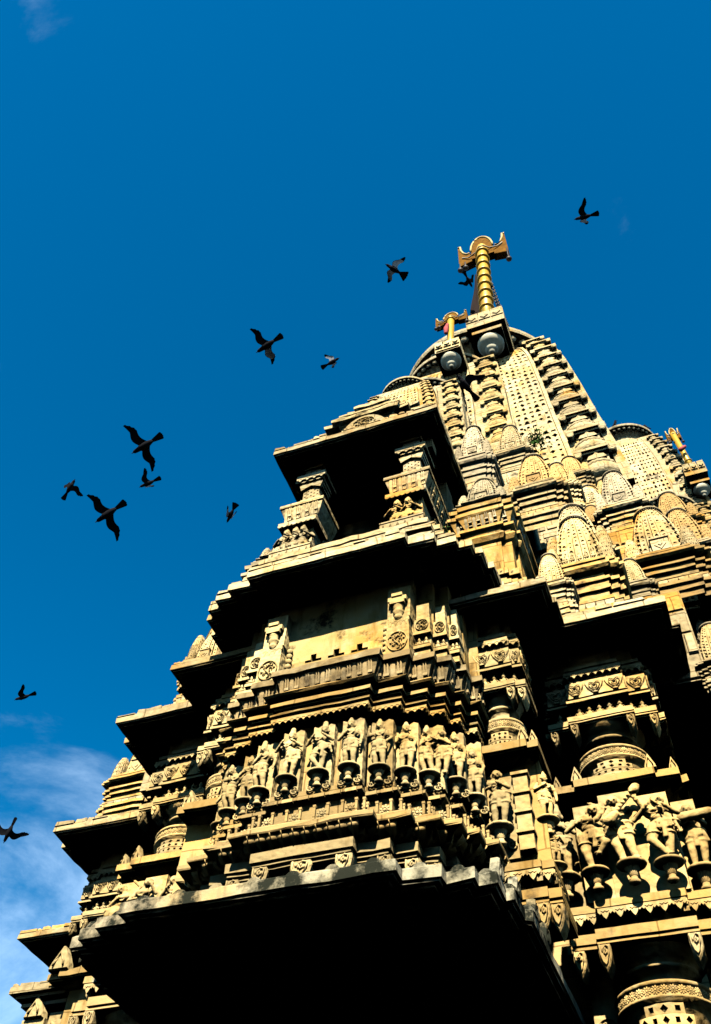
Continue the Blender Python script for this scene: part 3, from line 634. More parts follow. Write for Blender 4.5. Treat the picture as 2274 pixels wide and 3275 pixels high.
for s_ in (-1, 1):
    c = CX + s_ * 1.02; q = MB()
    # base wall, scalloped awning, seat back, shaft, capital, bracket
    q.box(c - .26, c + .26, 8.62, 9.1, 12.95, 14.1); q.box(c - .16, c + .16, 8.60, 8.9, 13.1, 13.9)
    q.box(c - .20, c + .20, 8.80, 9.2, 14.8, 15.25); q.box(c - .17, c + .17, 8.83, 9.17, 15.25, 15.62, .02, .02); q.box(c - .20, c + .20, 8.80, 9.2, 15.62, 15.68)
    q.box(c - .22, c + .22, 8.78, 9.2, 15.68, 15.76); q.box(c - .30, c + .30, 8.70, 9.3, 15.86, 15.95); q.box(c - .24, c + .24, 8.74, 9.2, 15.76, 15.86)
    q.box(c - .19, c + .19, 8.75, 9.15, 15.95, 16.03); q.box(c - .17, c + .17, 8.77, 9.15, 16.03, 16.16); q.box(c - .21, c + .21, 8.73, 9.15, 16.16, 16.3)
    # brackets running back and sideways
    q.box(c - .2, c + .2, 8.85, 9.15, 14.1, 14.85)
    q.build('balcony_pillar', M['pale'], bal)
    q = MB(); q.box(c + s_ * .28 - .12, c + s_ * .28 + .12, 8.85, 9.1, 15.95, 16.2); q.build('side_bracket', M['pale'], bal)
    q = MB(); q.box(c - .37, c + .37, 8.46, 9.0, 14.06, 14.16); q.box(c - .345, c + .345, 8.50, 9.0, 14.16, 14.22); aw = q.build('awning', M['pale'], bal)
    if s_ > 0: q = MB(); q.box(c + .345, c + .37, 9.0, 10.3, 14.06, 14.16); q.build('awning', M['pale'], bal)
    for k in range(8): put('scallop', SCALLOP['pale'], (c - .37 + .74 * (k + .5) / 8, 8.46, 14.07), bal, 0, (.09, .14, .08))
    q = MB(); v = [];
    for o, z in ((.0, 14.22), (.05, 14.34), (.02, 14.42), (-.03, 14.52), (-.07, 14.66), (-.07, 14.70)): v.append((o, z))
    q.sweep([(.345, 8.60)], [(o * -1 - .01, z) for o, z in v] + [(.09, 14.70), (.09, 14.78), (-.3, 14.79)], c, 10.3 if s_ > 0 else 9.3); q.build('seat_back', M['pale'], bal)
    for k in range(4): put('flute', FLUTE['pale'], (c - .26 + .175 * k, 8.60, 14.26), bal, 0, (.15, .10, .42))
    if s_ > 0:
        for k in range(6): put('flute', FLUTE['pale'], (c + .345, 8.85 + .25 * k, 14.26), bal, math.pi / 2, (.2, .10, .42))
    q = MB(); pts = [(-.05, 0), (.05, 0)]; 
    for k in range(4): put('pendant', TOOTH['pale'], (c - .225 + .15 * k, 8.71, 15.86), bal, 0, (.15, .1, .10))
    def shaft(u, v_): return ((c - .165 + .33 * u, 8.815 + .0 * v_, 15.27 + .32 * v_), (0, -1, 0))
    q = MB(); q.pits(shaft, 5, 6, lambda i, j: [(.2, .2), (.8, .2), (.7, .8), (.3, .8)] if (i + j) % 2 else None, .03); q.build('carved_shaft', M['pale'], bal)
    q = MB(); q.prism([(c - .24, 15.68), (c + .24, 15.68), (c + .2, 15.52), (c, 15.62), (c - .2, 15.52)], 8.76, 8.82); q.build('leaf_bracket', M['pale'], bal)
# dim interior: back wall with sill, side seat wall
q = MB(); q.box(CX - 1.35, CX + 1.35, 10.3, 10.6, 12.9, 16.2); q.box(CX - .8, CX + .8, 9.9, 10.3, 13.0, 13.6); q.box(CX - .85, CX + .85, 9.85, 10.3, 13.6, 13.7); q.build('back_wall', M['grey'], bal)
for s_ in (-1, 1):
    q = MB(); x0, x1 = sorted((CX + s_ * 1.2, CX + s_ * 1.36)); q.box(x0, x1, 9.15, 10.3, 12.95, 14.12); q.box(x0 - .02, x1 + .02, 9.9, 10.3, 14.1, 16.2); q.build('side_wall', M['pale'], bal)
# roof slab and tiers
RF = [(1.70, 8.26)]
e3 = eave('balcony_roof', RF, 16.42, .13, 1.6, 11.5, 'pale', rise=.30, run=.5, drop=0)
q = MB(); q.box(CX - 1.3, CX + 1.3, 8.9, 10.4, 16.30, 16.38); q.build('ceiling_slab', M['grey'], e3)
rubble_top(e3, CX - 1.70, CX + 1.70, 8.27, 16.42)
T1 = [(.62, 8.85), (.82, 8.95), (1.2, 9.15)]
b = MB(); b.sweep(T1, [(.02, 16.5), (.02, 17.02), (.08, 17.05), (.08, 17.12), (-.05, 17.14), (-.05, 17.62), (.0, 17.68), (.12, 17.72), (.14, 17.80), (-.1, 17.9), (-.12, 18.0), (.02, 18.05), (.02, 18.12), (-.3, 18.2), (-.3, 18.6), (-.2, 18.65), (-.2, 18.75), (-.6, 18.85)], yb=11, rough=.012)
t1 = b.build('roof_tier', M['pale'], e3)
q = MB(); pts = [(CX + .52 * math.cos(a), 17.1 + .62 * math.sin(a)) for a in [math.pi * k / 12 for k in range(13)]]; q.prism(pts, 8.74, 8.95, .06); q.build('gable_arch', M['pale'], e3)
put('vine_carving', VINE, (CX, 8.735, 17.36), e3, 0, (.55, .6, .42))
for s_ in (-1, 1):
    for k in range(3): put('scallop', SCALLOP['orange'], (CX + s_ * (.80 + .16 * k), 8.90 + .1 * k, 17.5), e3, 0, (.15, .2, .2))

# ------------------------------------------------------------------ spires and spirelets
def hat(prof, z):
    zs = [p[0] for p in prof]; return float(np.interp(z, zs, [p[1] for p in prof]))
GAV = [[(.04, .14), (.96, .14), (.70, .86), (.30, .86)], [(.28, .24), (.76, .24), (.76, .70), (.28, .70)], [(.5, .06), (.94, .5), (.5, .94), (.06, .5)], [(.06, .30), (.94, .30), (.80, .68), (.20, .68)]]
def spire(name, label, c, yc, prof, mat, disc, amal_mat='pale', lata=(10, 26), sides=('front', 'right', 'left'), levels=None, lfrac=.62, group=None, neck=None):
    """curved tower: latticed centre strip, plain edge strips, stacked amalakas on the corners, crowning disc"""
    z0, z1 = prof[0][0], prof[-1][0]; k = 40; zs = [z0 + (z1 - z0) * i / k for i in range(k + 1)]
    core = MB()
    def ring(h, z, f=1.0):
        a, e = h * lfrac, h * .80
        o = [(-a, -h * .90), (a, -h * .90), (a, -h * .955), (e, -h * .955), (e, -h * .9), (h * .9, -h * .9), (h * .9, -e), (h * .955, -e), (h * .955, -a), (h * .90, -a)]
        p = o + [(-y, x) for x, y in o]; p = o[:]; 
        q = [(x, y) for x, y in o] + [(-y, x) for x, y in o] + [(-x, -y) for x, y in o] + [(y, -x) for x, y in o]
        return [(c + x, yc + y, z) for x, y in q]
    v = []; m = 40
    for z in zs: v += ring(hat(prof, z) * .985, z)
    f = [(j * m + i, j * m + (i + 1) % m, (j + 1) * m + (i + 1) % m, (j + 1) * m + i) for j in range(k) for i in range(m)]
    f.append(tuple(range(k * m, (k + 1) * m)))
    core.add(v, f); sp = core.build(name, M[mat], temple)
    if label: sp['label'] = label
    nu, nv = lata; prnd = random.Random(int(yc * 10))
    for sd in sides:
        def fn(u, w, sd=sd):
            z = z0 + (z1 - z0) * (.02 + .97 * w); h = hat(prof, z); s_ = (2 * u - 1) * lfrac * .93 * h; d = h * 1.015
            if sd == 'front': return (c + s_, yc - d, z), (0, -1, 0)
            if sd == 'right': return (c + d, yc + s_, z), (1, 0, 0)
            return (c - d, yc - s_, z), (-1, 0, 0)
        def pit(i, j):
            if prnd.random() < .07: return None
            g_ = GAV[(i * 3 + j * 2 + (i * j) % 3) % 4] if (i + j // 2) % 5 else GAV[1]; e_ = prnd.uniform(.66, 1.0)
            return [(.5 + (x - .5) * e_ + prnd.uniform(-.07, .07), .5 + (y - .5) * e_ + prnd.uniform(-.04, .04)) for x, y in g_]
        q = MB(); q.pits(fn, nu, nv, pit, .085 * hat(prof, z0)); q.build('lattice_panel', M[mat], sp)
        q = MB()
        for s_ in (-1, 1):      # raised plain borders
            pts = []
            for j in range(k + 1):
                z = zs[j]; h = hat(prof, z)
                for e in (lfrac * .935, lfrac * .975):
                    for dd in (1.03, .95):
                        pts.append({'front': (c + s_ * e * h, yc - dd * h, z), 'right': (c + dd * h, yc + s_ * e * h, z), 'left': (c - dd * h, yc + s_ * e * h, z)}[sd])
            f = []
            for j in range(k):
                a = 4 * j; f += [(a, a + 2, a + 6, a + 4), (a + 1, a, a + 4, a + 5), (a + 2, a + 3, a + 7, a + 6)]
            q.add(pts, f)
        q.build('border_strip', M[mat], sp)
    if levels:
        band = .985 - levels[3] * .50; z = levels[0]
        for sx in (-1, 1):                          # plain strip closing the corner outside the amalakas
            if sx < 0 and 'left' not in sides: continue
            pts = []; e0, e1 = .965, 1.025
            for zz in zs:
                h = hat(prof, zz); pts += [(c + sx * e0 * h, yc - .955 * h, zz), (c + sx * e1 * h, yc - .955 * h, zz), (c + sx * e1 * h, yc - .70 * h, zz), (c + sx * e0 * h, yc - .70 * h, zz)]
            q = MB(); q.add(pts, [(4 * j + i, 4 * j + (i + 1) % 4, 4 * j + 4 + (i + 1) % 4, 4 * j + 4 + i) for j in range(k) for i in range(4)] + [(4 * k, 4 * k + 1, 4 * k + 2, 4 * k + 3)]); q.build('edge_strip', M[mat], sp)
        while z < levels[1]:
            h = hat(prof, z); w = h * levels[3]; hh = w * levels[2] * (1 - .25 * (z - levels[0]) / (levels[1] - levels[0]))
            for sx, sy in ((1, -1), (-1, -1), (1, 1)):
                if sx < 0 and 'left' not in sides: continue
                put('corner_amalaka', AMAL[amal_mat], (c + sx * h * band, yc + sy * h * band, z), sp, 0 if sx * sy < 0 else math.pi / 2, (w, w, hh))
            z += hh
    zt, ht = prof[-1]; nk = MB(); rd, zd = disc
    nk.box(c - ht * .95, c + ht * .95, yc - ht * .95, yc + ht * .95, zt, zt + (zd - zt) * .18); nk.box(c - ht * .8, c + ht * .8, yc - ht * .8, yc + ht * .8, zt + (zd - zt) * .18, zt + (zd - zt) * .34)
    nk.lathe(c, yc, [(rd * .72, zt + (zd - zt) * .3), (rd * .70, zd)], 32)
    nk.build('neck', M[mat], sp)
    put('amalaka_disc', DISC['grey' if rd > 1 else 'pale'], (c, yc, zd), sp, 0, (rd, rd, rd * .8))
    fin = MB(); fin.lathe(c, yc, [(rd * .42, zd + rd * .15), (rd * .5, zd + rd * .3), (rd * .3, zd + rd * .5), (rd * .12, zd + rd * .6), (rd * .16, zd + rd * .75), (0, zd + rd * 1.0)], 20); fin.build('finial', M[mat], sp)
    return sp
mainp = [(27.0, 5.45), (29.4, 5.3), (32.3, 5.0), (35.2, 4.75), (38.2, 4.45), (39.6, 4.25), (40.8, 3.95), (41.6, 3.6)]
main_spire = spire('spire', 'great curved central spire with latticed faces and stacked ribbed corner discs', CX, 24.3, mainp, 'pale', (4.33, 44.25), 'pale', (24, 34), ('front', 'right'), (27.6, 41.0, 1.13, .275), lfrac=.73)
spire('spire', 'half spire with small flagpole, leaning against the great spire', CX, 17.0, [(24.2, 2.35), (26.3, 2.22), (28.5, 2.18), (30.2, 2.08), (30.9, 1.85)], 'pale', (1.82, 32.5), 'carved', (14, 26), levels=(24.6, 30.6, 1.25, .36), lfrac=.54)
spire('spire', 'second small spire rising behind the balcony roof', CX, 13.5, [(20.6, 1.42), (22.2, 1.34), (23.8, 1.30), (24.5, 1.22), (24.9, 1.08)], 'pale', (1.19, 25.5), 'carved', (10, 22), levels=(20.9, 24.6, 1.1, .38), lfrac=.52)
spire('spire', 'smallest spire standing directly on the balcony roof', CX, 11.6, [(18.5, 1.22), (20.0, 1.08), (21.2, .98), (22.0, .86), (22.45, .72)], 'pale', (.77, 23.0), 'carved', (11, 22), levels=(18.8, 22.2, 1.0, .30))
spire('spire', 'side spire with dark toothed disc beyond the great spire', 2.0, 24.3, [(25.5, 2.3), (28.1, 2.15), (30.1, 2.05), (32.2, 1.85), (33.5, 1.62), (34.6, 1.38)], 'pale', (1.5, 36.0), 'pale', (14, 28), ('front', 'right'), (26.0, 34.4, 1.15, .34), lfrac=.55)
spire('spire', 'lower half spire tucked in front of the side spire', 2.3, 20.6, [(20.5, 1.55), (23.0, 1.4), (24.6, 1.25), (25.4, 1.0)], 'pale', (1.1, 26.2), 'orange', (10, 20), ('front', 'right', 'left'), (20.8, 25.2, 1.1, .34))

def dome(b, c, yc, z0, hw, H, n=(9, 9), depth=.05, sides=('front', 'right', 'left'), pw=2.3, top=.40):
    """ribbed curvilinear cap with sunk lattice dots"""
    prof = [(z0 + H * t, hw * (1 - (1 - top) * t ** pw)) for t in [i / 14 for i in range(15)]]
    bs = (-.88, -.66, -.40, -.135, .135, .40, .66, .88); strips = [(bs[q] + .012, bs[q + 1] - .012, (.74, .90, .99, 1.05, .99, .90, .74)[q]) for q in range(7)]; prnd = random.Random(int(c * 100) + int(z0 * 10))
    def shape(i, j, s0):
        if prnd.random() < .10: return None
        g_ = ([(.10, .12), (.90, .12), (.66, .66), (.34, .66)], [(.34, .30), (.66, .30), (.66, .66), (.34, .66)], [(.16, .30), (.84, .30), (.70, .60), (.30, .60)])[(j + int(s0 * 9)) % 3]
        e_ = prnd.uniform(.75, 1.0); return [(.5 + (x - .5) * e_, .5 + (y - .5) * e_ + prnd.uniform(-.06, .06)) for x, y in g_]
    for sd in sides:
        for s0, s1, kd in strips:
            def fn(u, w):
                z = z0 + H * w; h = hat(prof, z); s_ = (s0 + (s1 - s0) * u) * h; d = kd * h
                return {'front': ((c + s_, yc - d, z), (0, -1, 0)), 'right': ((c + d, yc + s_, z), (1, 0, 0)), 'left': ((c - d, yc - s_, z), (-1, 0, 0))}[sd]
            b.pits(fn, 1, n[1], lambda i, j: shape(i, j, s0), depth * hw)
    inner = []
    for z, h in prof: inner += [(c - .60 * h, yc - .60 * h, z), (c + .60 * h, yc - .60 * h, z), (c + .60 * h, yc + .60 * h, z), (c - .60 * h, yc + .60 * h, z)]
    f = [(j * 4 + i, j * 4 + (i + 1) % 4, (j + 1) * 4 + (i + 1) % 4, (j + 1) * 4 + i) for j in range(14) for i in range(4)] + [(56, 57, 58, 59)]
    b.add(inner, f); return b
def kuta(label, x, yf, z0, hw, base_h, dome_h, mat='pale', base_mat=None, cap=True, subs=True, diamond=True, scal=True, mould=None):
    """shrine-like spirelet: moulded base, ribbed dome, small side domes, disc on top"""
    yc = yf + hw; st = [(hw * .62, yf), (hw * .86, yf + hw * .10), (hw, yf + hw * .2)]; bm = base_mat or mat; B = base_h; b = MB()
    pr = [(.02, 0), (.02, .10), (.08, .11), (.08, .17), (.03, .18), (.03, .22), (.10, .235), (.10, .29), (-.02, .30), (-.02, .37), (.06, .38), (.06, .42), (-.03, .43), (-.03, .52), (.05, .53), (.05, .57), (.02, .575), (.02, .63), (.09, .64), (.09, .68), (-.04, .69), (-.04, .78), (.10, .80), (.16, .83), (.16, .87), (.04, .885), (.04, .92), (.09, .93), (.09, .965), (-.05, .97), (-.05, 1.0), (-.4, 1.02)]
    b.sweep(st, [(d * hw * 1.2, z0 + B * z) for d, z in pr], x, yc + hw, rough=.006); o = b.build('spirelet', M[bm], temple)
    if label: o['label'] = label
    q = MB(); dome(q, x, yc - hw * .06, z0 + B * .98, hw * .80, dome_h * 1.08, (9, 13), .20); q.build('dome', M[mat], o)
    if cap:
        put('amalaka_disc', DISC['grey'], (x, yc, z0 + B + dome_h * 1.10), o, 0, (hw * .46, hw * .46, hw * .42))
    if subs:
        for s_ in (-1, 1):
            q = MB(); dome(q, x + s_ * hw * .78, yf + hw * .30, z0 + B * .98, hw * .25, dome_h * .42, (9, 5), .2); q.build('side_dome', M[mat], o)
    if diamond:
        q = MB(); dz = z0 + B * 1.0 + dome_h * .12; w = hw * .22
        q.box(x - w * 1.1, x + w * 1.1, yf + .02 * hw, yf + hw * .2, dz - w * 1.0, dz + w * 1.15)
        q.prism([(x - w * .75, dz), (x, dz - w * .9), (x + w * .75, dz), (x, dz + w * .9)], yf - .005 * hw, yf + .03 * hw); q.prism([(x - w * .3, dz), (x, dz - w * .36), (x + w * .3, dz), (x, dz + w * .36)], yf - .03 * hw, yf); q.box(x - w * 1.25, x + w * 1.25, yf - .02 * hw, yf + .1, dz + w * 1.15, dz + w * 1.35); q.build('diamond_panel', M[mat], o)
    if scal:
        for xx, yy, rz, sp in along(st, .045 * hw * 1.2, hw * .26, x, yc + hw * .6, which=('front', 'right')): put('scallop', SCALLOP['orange' if mat == 'orange' else 'pale'], (xx, yy, z0 + B * .37), o, rz, (sp * .95, .12 * hw, B * .10))
    return o
K_ = kuta
# right flank of the tower, front to back
K_('grey spirelet on tall fluted shrine beside the balcony', -1.90, 9.75, 14.55, .46, .55, .95, 'grey')
K_('slim grey spirelet behind the fluted shrine', -2.30, 11.3, 17.2, .44, 1.9, 1.5, 'grey')
K_('cream spirelet above the orange one, below the half spire', -1.66, 13.4, 20.6, .50, 1.5, 1.5, 'pale')
K_('large ochre spirelet with diamond panel on a many-moulded base', -1.10, 12.2, 16.9, .62, 1.7, 1.55, 'orange', 'pale')
K_('spirelet with carved figure panels standing on the corner eave', -.42, 10.4, 11.75, .58, 1.75, 1.55, 'carved', 'orange', diamond=False)
K_('taller cream spirelet behind the figure-panelled one', -.44, 11.5, 13.6, .62, 1.5, 1.75, 'pale', diamond=False)
K_('small rust-orange spirelet wedged between two pale ones', -.05, 13.6, 17.6, .34, .9, .75, 'orange', subs=False, diamond=False)
K_('pale ribbed spirelet above the rubble wall', .66, 13.2, 17.0, .56, 1.4, 1.55, 'grey', 'pale')
K_('wide pale spirelet with ochre diamond panel', 1.08, 12.2, 13.9, .70, 1.4, 1.75, 'pale', 'orange')
K_('low ochre spirelet beside the rubble wall', .38, 11.5, 12.9, .32, 1.0, .75, 'carved', 'pale', subs=False, diamond=False)
K_('tiny lattice spirelet at the foot of the fluted shrine', -.93, 9.95, 11.75, .30, .95, .80, 'carved', 'pale', subs=False, diamond=False)
K_(None, 1.75, 12.6, 11.7, .55, 1.5, 1.5, 'pale', 'pale'); K_(None, 1.30, 11.2, 10.9, .36, .6, .85, 'carved', 'pale', subs=False)
K_(None, 1.85, 14.0, 16.2, .55, 1.2, 1.5, 'orange', 'pale'); K_(None, .0, 15.6, 20.0, .6, 1.4, 1.5, 'pale'); K_(None, -.7, 15.0, 20.6, .5, 1.6, 1.3, 'orange', 'pale')
K_(None, 1.3, 16.2, 19.6, .6, 1.5, 1.5, 'orange', 'pale'); K_(None, .55, 17.6, 23.0, .55, 1.4, 1.3, 'orange', 'pale'); K_(None, 2.2, 17.2, 20.8, .6, 1.4, 1.5, 'orange', 'pale')
K_(None, -.35, 17.4, 24.4, .6, 1.5, 1.3, 'orange', 'pale', diamond=False)
# left flank, seen against the sky
K_('ochre spirelet on the roof edge left of the balcony eave', CX - 3.05, 9.5, 11.75, .38, .55, .85, 'carved', 'orange')
K_('ochre spirelet with stepped side blocks on the far left roof', CX - 6.18, 12.45, 11.65, .62, 1.05, 1.35, 'carved', 'orange')
K_(None, CX - 2.07, 9.75, 14.55, .46, .55, .95, 'grey'); K_(None, CX - 3.55, 10.4, 11.75, .58, 1.75, 1.55, 'carved', 'orange', diamond=False)
K_(None, CX - 1.25, 8.75, 12.95, .16, .35, .45, 'carved', 'pale', subs=False, diamond=False, scal=False); K_(None, CX - 1.55, 8.95, 12.75, .16, .3, .4, 'orange', 'pale', subs=False, diamond=False, scal=False)

# fluted shrine beside the balcony (both sides)
for s_ in (-1, 1):
    c = CX + s_ * 2.07; st = [(.30, 9.60), (.47, 9.66), (.53, 9.9)]; b = MB()
    b.sweep(st, [(.0, 11.5), (.06, 12.0), (.06, 12.30), (.0, 12.32), (.10, 12.36), (.10, 12.46), (.02, 12.5), (.02, 12.62), (.07, 12.64), (.07, 12.78), (.0, 12.80), (.0, 13.56), (.05, 13.60), (.10, 13.68), (.05, 13.78), (.0, 13.80), (.02, 13.88), (.09, 13.93), (.09, 14.0), (.0, 14.02), (.02, 14.1), (.05, 14.2), (.10, 14.3), (.14, 14.34), (.14, 14.42), (-.05, 14.46), (-.05, 14.52), (.10, 14.56), (.12, 14.64), (-.3, 14.7)], c, 11.2, rough=.007)
    o = b.build('fluted_shrine', M['gold' if s_ > 0 else 'grey'], temple)
    for x, y, rz, sp in along(st, .0, .17, c, 10.6, which=('front', 'right')): put('flute', FLUTE['grey'], (x, y, 14.04), o, rz, (sp, .15, .28))
    for x, y, rz, sp in along(st, .08, .13, c, 10.6, which=('front', 'right')): put('scallop', SCALLOP['orange'], (x, y, 12.42), o, rz, (sp * .9, .12, .12))
    for x, y, rz, sp in along(st, .03, .15, c, 10.2, which=('front',)): put('rosette', ROSETTE, (x, y - .03, 12.71), o, rz, (.10, .12, .12))
    for dx in (-.3, .3): put('vine_carving', VINE, (c + dx * .9, 9.73 if abs(dx) > .2 else 9.6, 13.0), o, 0, (.22, .6, .34))
# figure panel on the corner spirelet
for k in range(7):
    put('seated_figure', SEATED, (-.42 - .36 + .12 * k, 10.36, 13.48), temple, 0, (.11, .11, .26))

# stepped masonry mass carrying the spirelets
for i, (hw, y0, zb, zt) in enumerate(((5.0, 11.3, 11.2, 13.2), (4.9, 12.9, 13.2, 17.0), (4.9, 14.4, 17.0, 19.8), (4.4, 15.6, 19.8, 21.5), (4.6, 17.4, 21.5, 24.5), (5.2, 18.9, 24.5, 27.2), (2.55, 13.1, 13.2, 20.5), (2.4, 14.6, 20.5, 24.4))):
    q = MB(); q.box(CX - hw, CX + hw, y0, 24.3 + 6, zb, zt + .01 * i); o = q.build('masonry_core', M['pale'], temple)
    rnd = random.Random(i); z = zb + .02
    while z < zt - .15:                       # rough blocks facing the front
        h = rnd.uniform(.28, .55); h = min(h, zt - z); x = CX + (hw * .15 if i >= 6 else 1.9)
        while x < CX + hw - .1:
            w = min(rnd.uniform(.35, .85), CX + hw - x); q = MB(); pd = rnd.uniform(.015, .06)
            q.prism([(x + rnd.uniform(.0, .03), z + .01), (x + w - .02, z + rnd.uniform(.0, .03)), (x + w - rnd.uniform(.01, .03), z + h - .02), (x + rnd.uniform(.0, .03), z + h - rnd.uniform(.01, .03))], y0 - pd, y0 + .02, .03); q.build('stone', M['pale'], o); x += w
        z += h

# ------------------------------------------------------------------ pillars
def pillar(c, y0, k=1.0, low=True, label=None, wide=True, zoff=0.0):
    """ornate bracketed pier: heart frieze, seated row, bracket beam, bell, latticed drum, ledges"""
    PP = [(.42 * k, y0), (.72 * k, y0 + .09), (.80 * k, y0 + .28)] if wide else [(.26 * k, y0), (.40 * k, y0 + .06)]
    yb = y0 + (1.3 if wide else .7); b = MB(); hw = PP[0][0]
    b.sweep(PP, [(-.12, 11.5), (-.12, 11.06), (-.03, 11.04), (-.03, 10.98), (-.08, 10.97), (-.08, 10.93), (0, 10.92), (0, 10.86), (-.06, 10.85), (-.06, 10.72), (0, 10.70), (0, 10.42), (-.07, 10.41), (-.07, 10.375), (.02, 10.37), (.02, 10.335), (-.16, 10.33), (-.16, 10.07), (.04, 10.065), (.04, 9.985), (.02, 9.98), (.02, 9.965), (.04, 9.96), (.04, 9.945), (.01, 9.94), (.01, 9.92), (-.3, 9.91)], c, yb, rough=.004)
    o = b.build('pier', M['carved'], temple)
    if label: o['label'] = label
    for x, y, rz, sp in along(PP, .01, .27, c, yb, which=('front', 'right')): put('heart_carving', HEART['carved'], (x, y, 10.56), o, rz, (sp * .92, .35, .25))
    for x, y, rz, sp in along(PP, .0, .105, c, yb, which=('front', 'right')): put('pendant', TOOTH['carved'], (x, y, 10.87), o, rz, (sp, .10, .09))
    for x, y, rz, sp in along(PP, -.06, .155, c, yb, which=('front',)): put('seated_figure', SEATED, (x, y + .03, 10.07), o, rz, (.20, .20, .26))
    def brackets(z, d, sc_):
        for s_ in (-1, 1):
            for i, (h_, y_) in enumerate(PP[:2]): put('scroll_bracket', SCROLL['carved'], (c + s_ * (h_ + d - .07), y_ - d + .02, z), o, 0, (sc_ * .55, .25, sc_))
    brackets(9.93, .04, .20)
    yc = y0 + (.50 if wide else .36); rd = hw * 1.15
    def bell(zt, r):
        q = MB(); q.lathe(c, yc, [(r * 1.06, zt), (r * 1.05, zt - .02), (r * .98, zt - .06), (r * .86, zt - .11), (r * .74, zt - .15), (r * .80, zt - .16), (r * .82, zt - .18), (r * .78, zt - .20), (r * .66, zt - .22), (r * .60, zt - .30), (r * .60, zt - .44)], 48); q.build('bell_capital', M['carved'], o)
    def drum(zt, zb, r):
        q = MB(); q.lathe(c, yc, [(r * .9, zt + .02), (r * 1.03, zt), (r * 1.05, zt - .02), (r * 1.03, zt - .04), (r * 1.0, zt - .045), (r * 1.0, zt - .15), (r * 1.03, zt - .155), (r * 1.03, zt - .18), (r * .88, zt - .19), (r * .88, zb)], 48); dr = q.build('drum', M['carved'], o)
        for i in range(18):
            a = math.pi + math.pi * (i + .5) / 18; put('rosette', ROSETTE, (c + r * 1.0 * math.cos(a), yc + r * 1.0 * math.sin(a), zt - .097), o, a + math.pi / 2, (.10, .08, .10))
        nz = 5
        for j in range(nz):                       # stepped lattice plates climbing the drum
            za, zc = zb + (zt - .22 - zb) * j / nz, zb + (zt - .22 - zb) * (j + 1) / nz; half = .95 * (1 - .75 * (j / nz) ** 1.3)
            n = max(3, int(half * 9) | 1); rr = r * .95 + .006 * (j % 2)
            def fn(u, w): a = -math.pi / 2 + (2 * u - 1) * half; return (c + rr * math.cos(a), yc + rr * math.sin(a), za + (zc - za) * w), (math.cos(a), math.sin(a), 0)
            q = MB(); q.pits(fn, n, 1, lambda i, jj: [(.5, .12), (.82, .5), (.5, .88), (.18, .5)] if (i + j) % 2 else [(.3, .25), (.7, .25), (.7, .75), (.3, .75)], .07); q.build('lattice_plate', M['carved'], o)
    bell(9.93, rd); drum(9.52, 8.96, rd)
    b = MB(); b.sweep(PP, [(-.4, 8.99), (.06, 8.985), (.10, 8.975), (.10, 8.87), (.06, 8.865), (.06, 8.845), (-.05, 8.84), (-.15, 8.80), (-.22, 8.80), (-.22, 7.30), (.10, 7.30), (.10, 7.21), (.04, 7.20), (.04, 7.17), (-.06, 7.16), (-.06, 6.95), (.14, 6.94), (.14, 6.83), (.11, 6.825), (.11, 6.80), (.14, 6.795), (.14, 6.77), (-.3, 6.75)], c, yb, rough=.005)
    b.build('statue_niche', M['gold'], o)
    for x, y, rz, sp in along(PP, .08, .155, c, yb, which=('front', 'right')): put('pendant', TOOTH['carved'], (x, y, 7.20), o, rz, (sp, .12, .13))
    brackets(6.78, .14, .26)
    for s_ in (-1, 1): put('antefix', SPIKE['carved'], (c + s_ * (hw + .06), y0 - .04, 8.98), o, 0, (.16, .4, .20)); put('antefix', SPIKE['carved'], (c + s_ * (PP[1][0] + .04), PP[1][1] - .03, 8.98), o, 0, (.12, .4, .17))
    if low:
        bell(6.76, rd * 1.12); drum(6.36, 5.55, rd * 1.1)
        for s_ in (-1, 1):
            q = MB(); x0, x1 = sorted((c + s_ * .52, c + s_ * .80)); q.box(x0, x1, y0 + .45, yb, 5.5, 6.75); q.box(x0 - .03, x1 + .03, y0 + .40, yb, 5.86, 5.95); q.build('pier_wing', M['carved'], o)
            put('vine_carving', VINE, ((x0 + x1) / 2, y0 + .45, 6.12), o, 0, (.24, .5, .24))
        b = MB(); b.sweep(PP, [(-.4, 5.6), (.14, 5.58), (.14, 5.45), (-.1, 5.4), (-.1, 3.4), (.15, 3.35), (.15, 3.1), (.0, 3.0), (.0, 1.0), (.3, .7), (.3, -1.6)], c, yb); b.build('pier_base', M['gold'], o)
    return o
PX, PY = -.62, 10.24
P1 = pillar(PX, PY, label='ornate pier with heart frieze and musician statues under the corner eave')
P2 = pillar(2 * CX - PX, PY, label='matching ornate pier on the far side of the balcony bay')
T1p = pillar(-1.89, 9.22, 1.0, low=False, wide=False, label='slim pier with a standing lady between bay and corner pier')
T2p = pillar(2 * CX + 1.89, 9.22, 1.0, low=False, wide=False)
Q1 = pillar(CX - 6.35, 13.0, label='distant ornate pier at the far left against the sky')
Q2 = pillar(CX + 6.35, 13.0)
# wall behind the piers, deep in shade
b = MB(); b.sweep([(2.62, 11.6), (4.1, 12.2), (7.3, 14.6), (10.4, 17.5)], [(0, -1.6), (0, 11.6)], yb=40); b.build('recess_wall', M['gold'], temple)
b = MB(); b.box(CX - 4.2, CX + 4.2, 10.9, 13.4, 11.15, 11.45); b.build('roof_slab', M['pale'], temple)
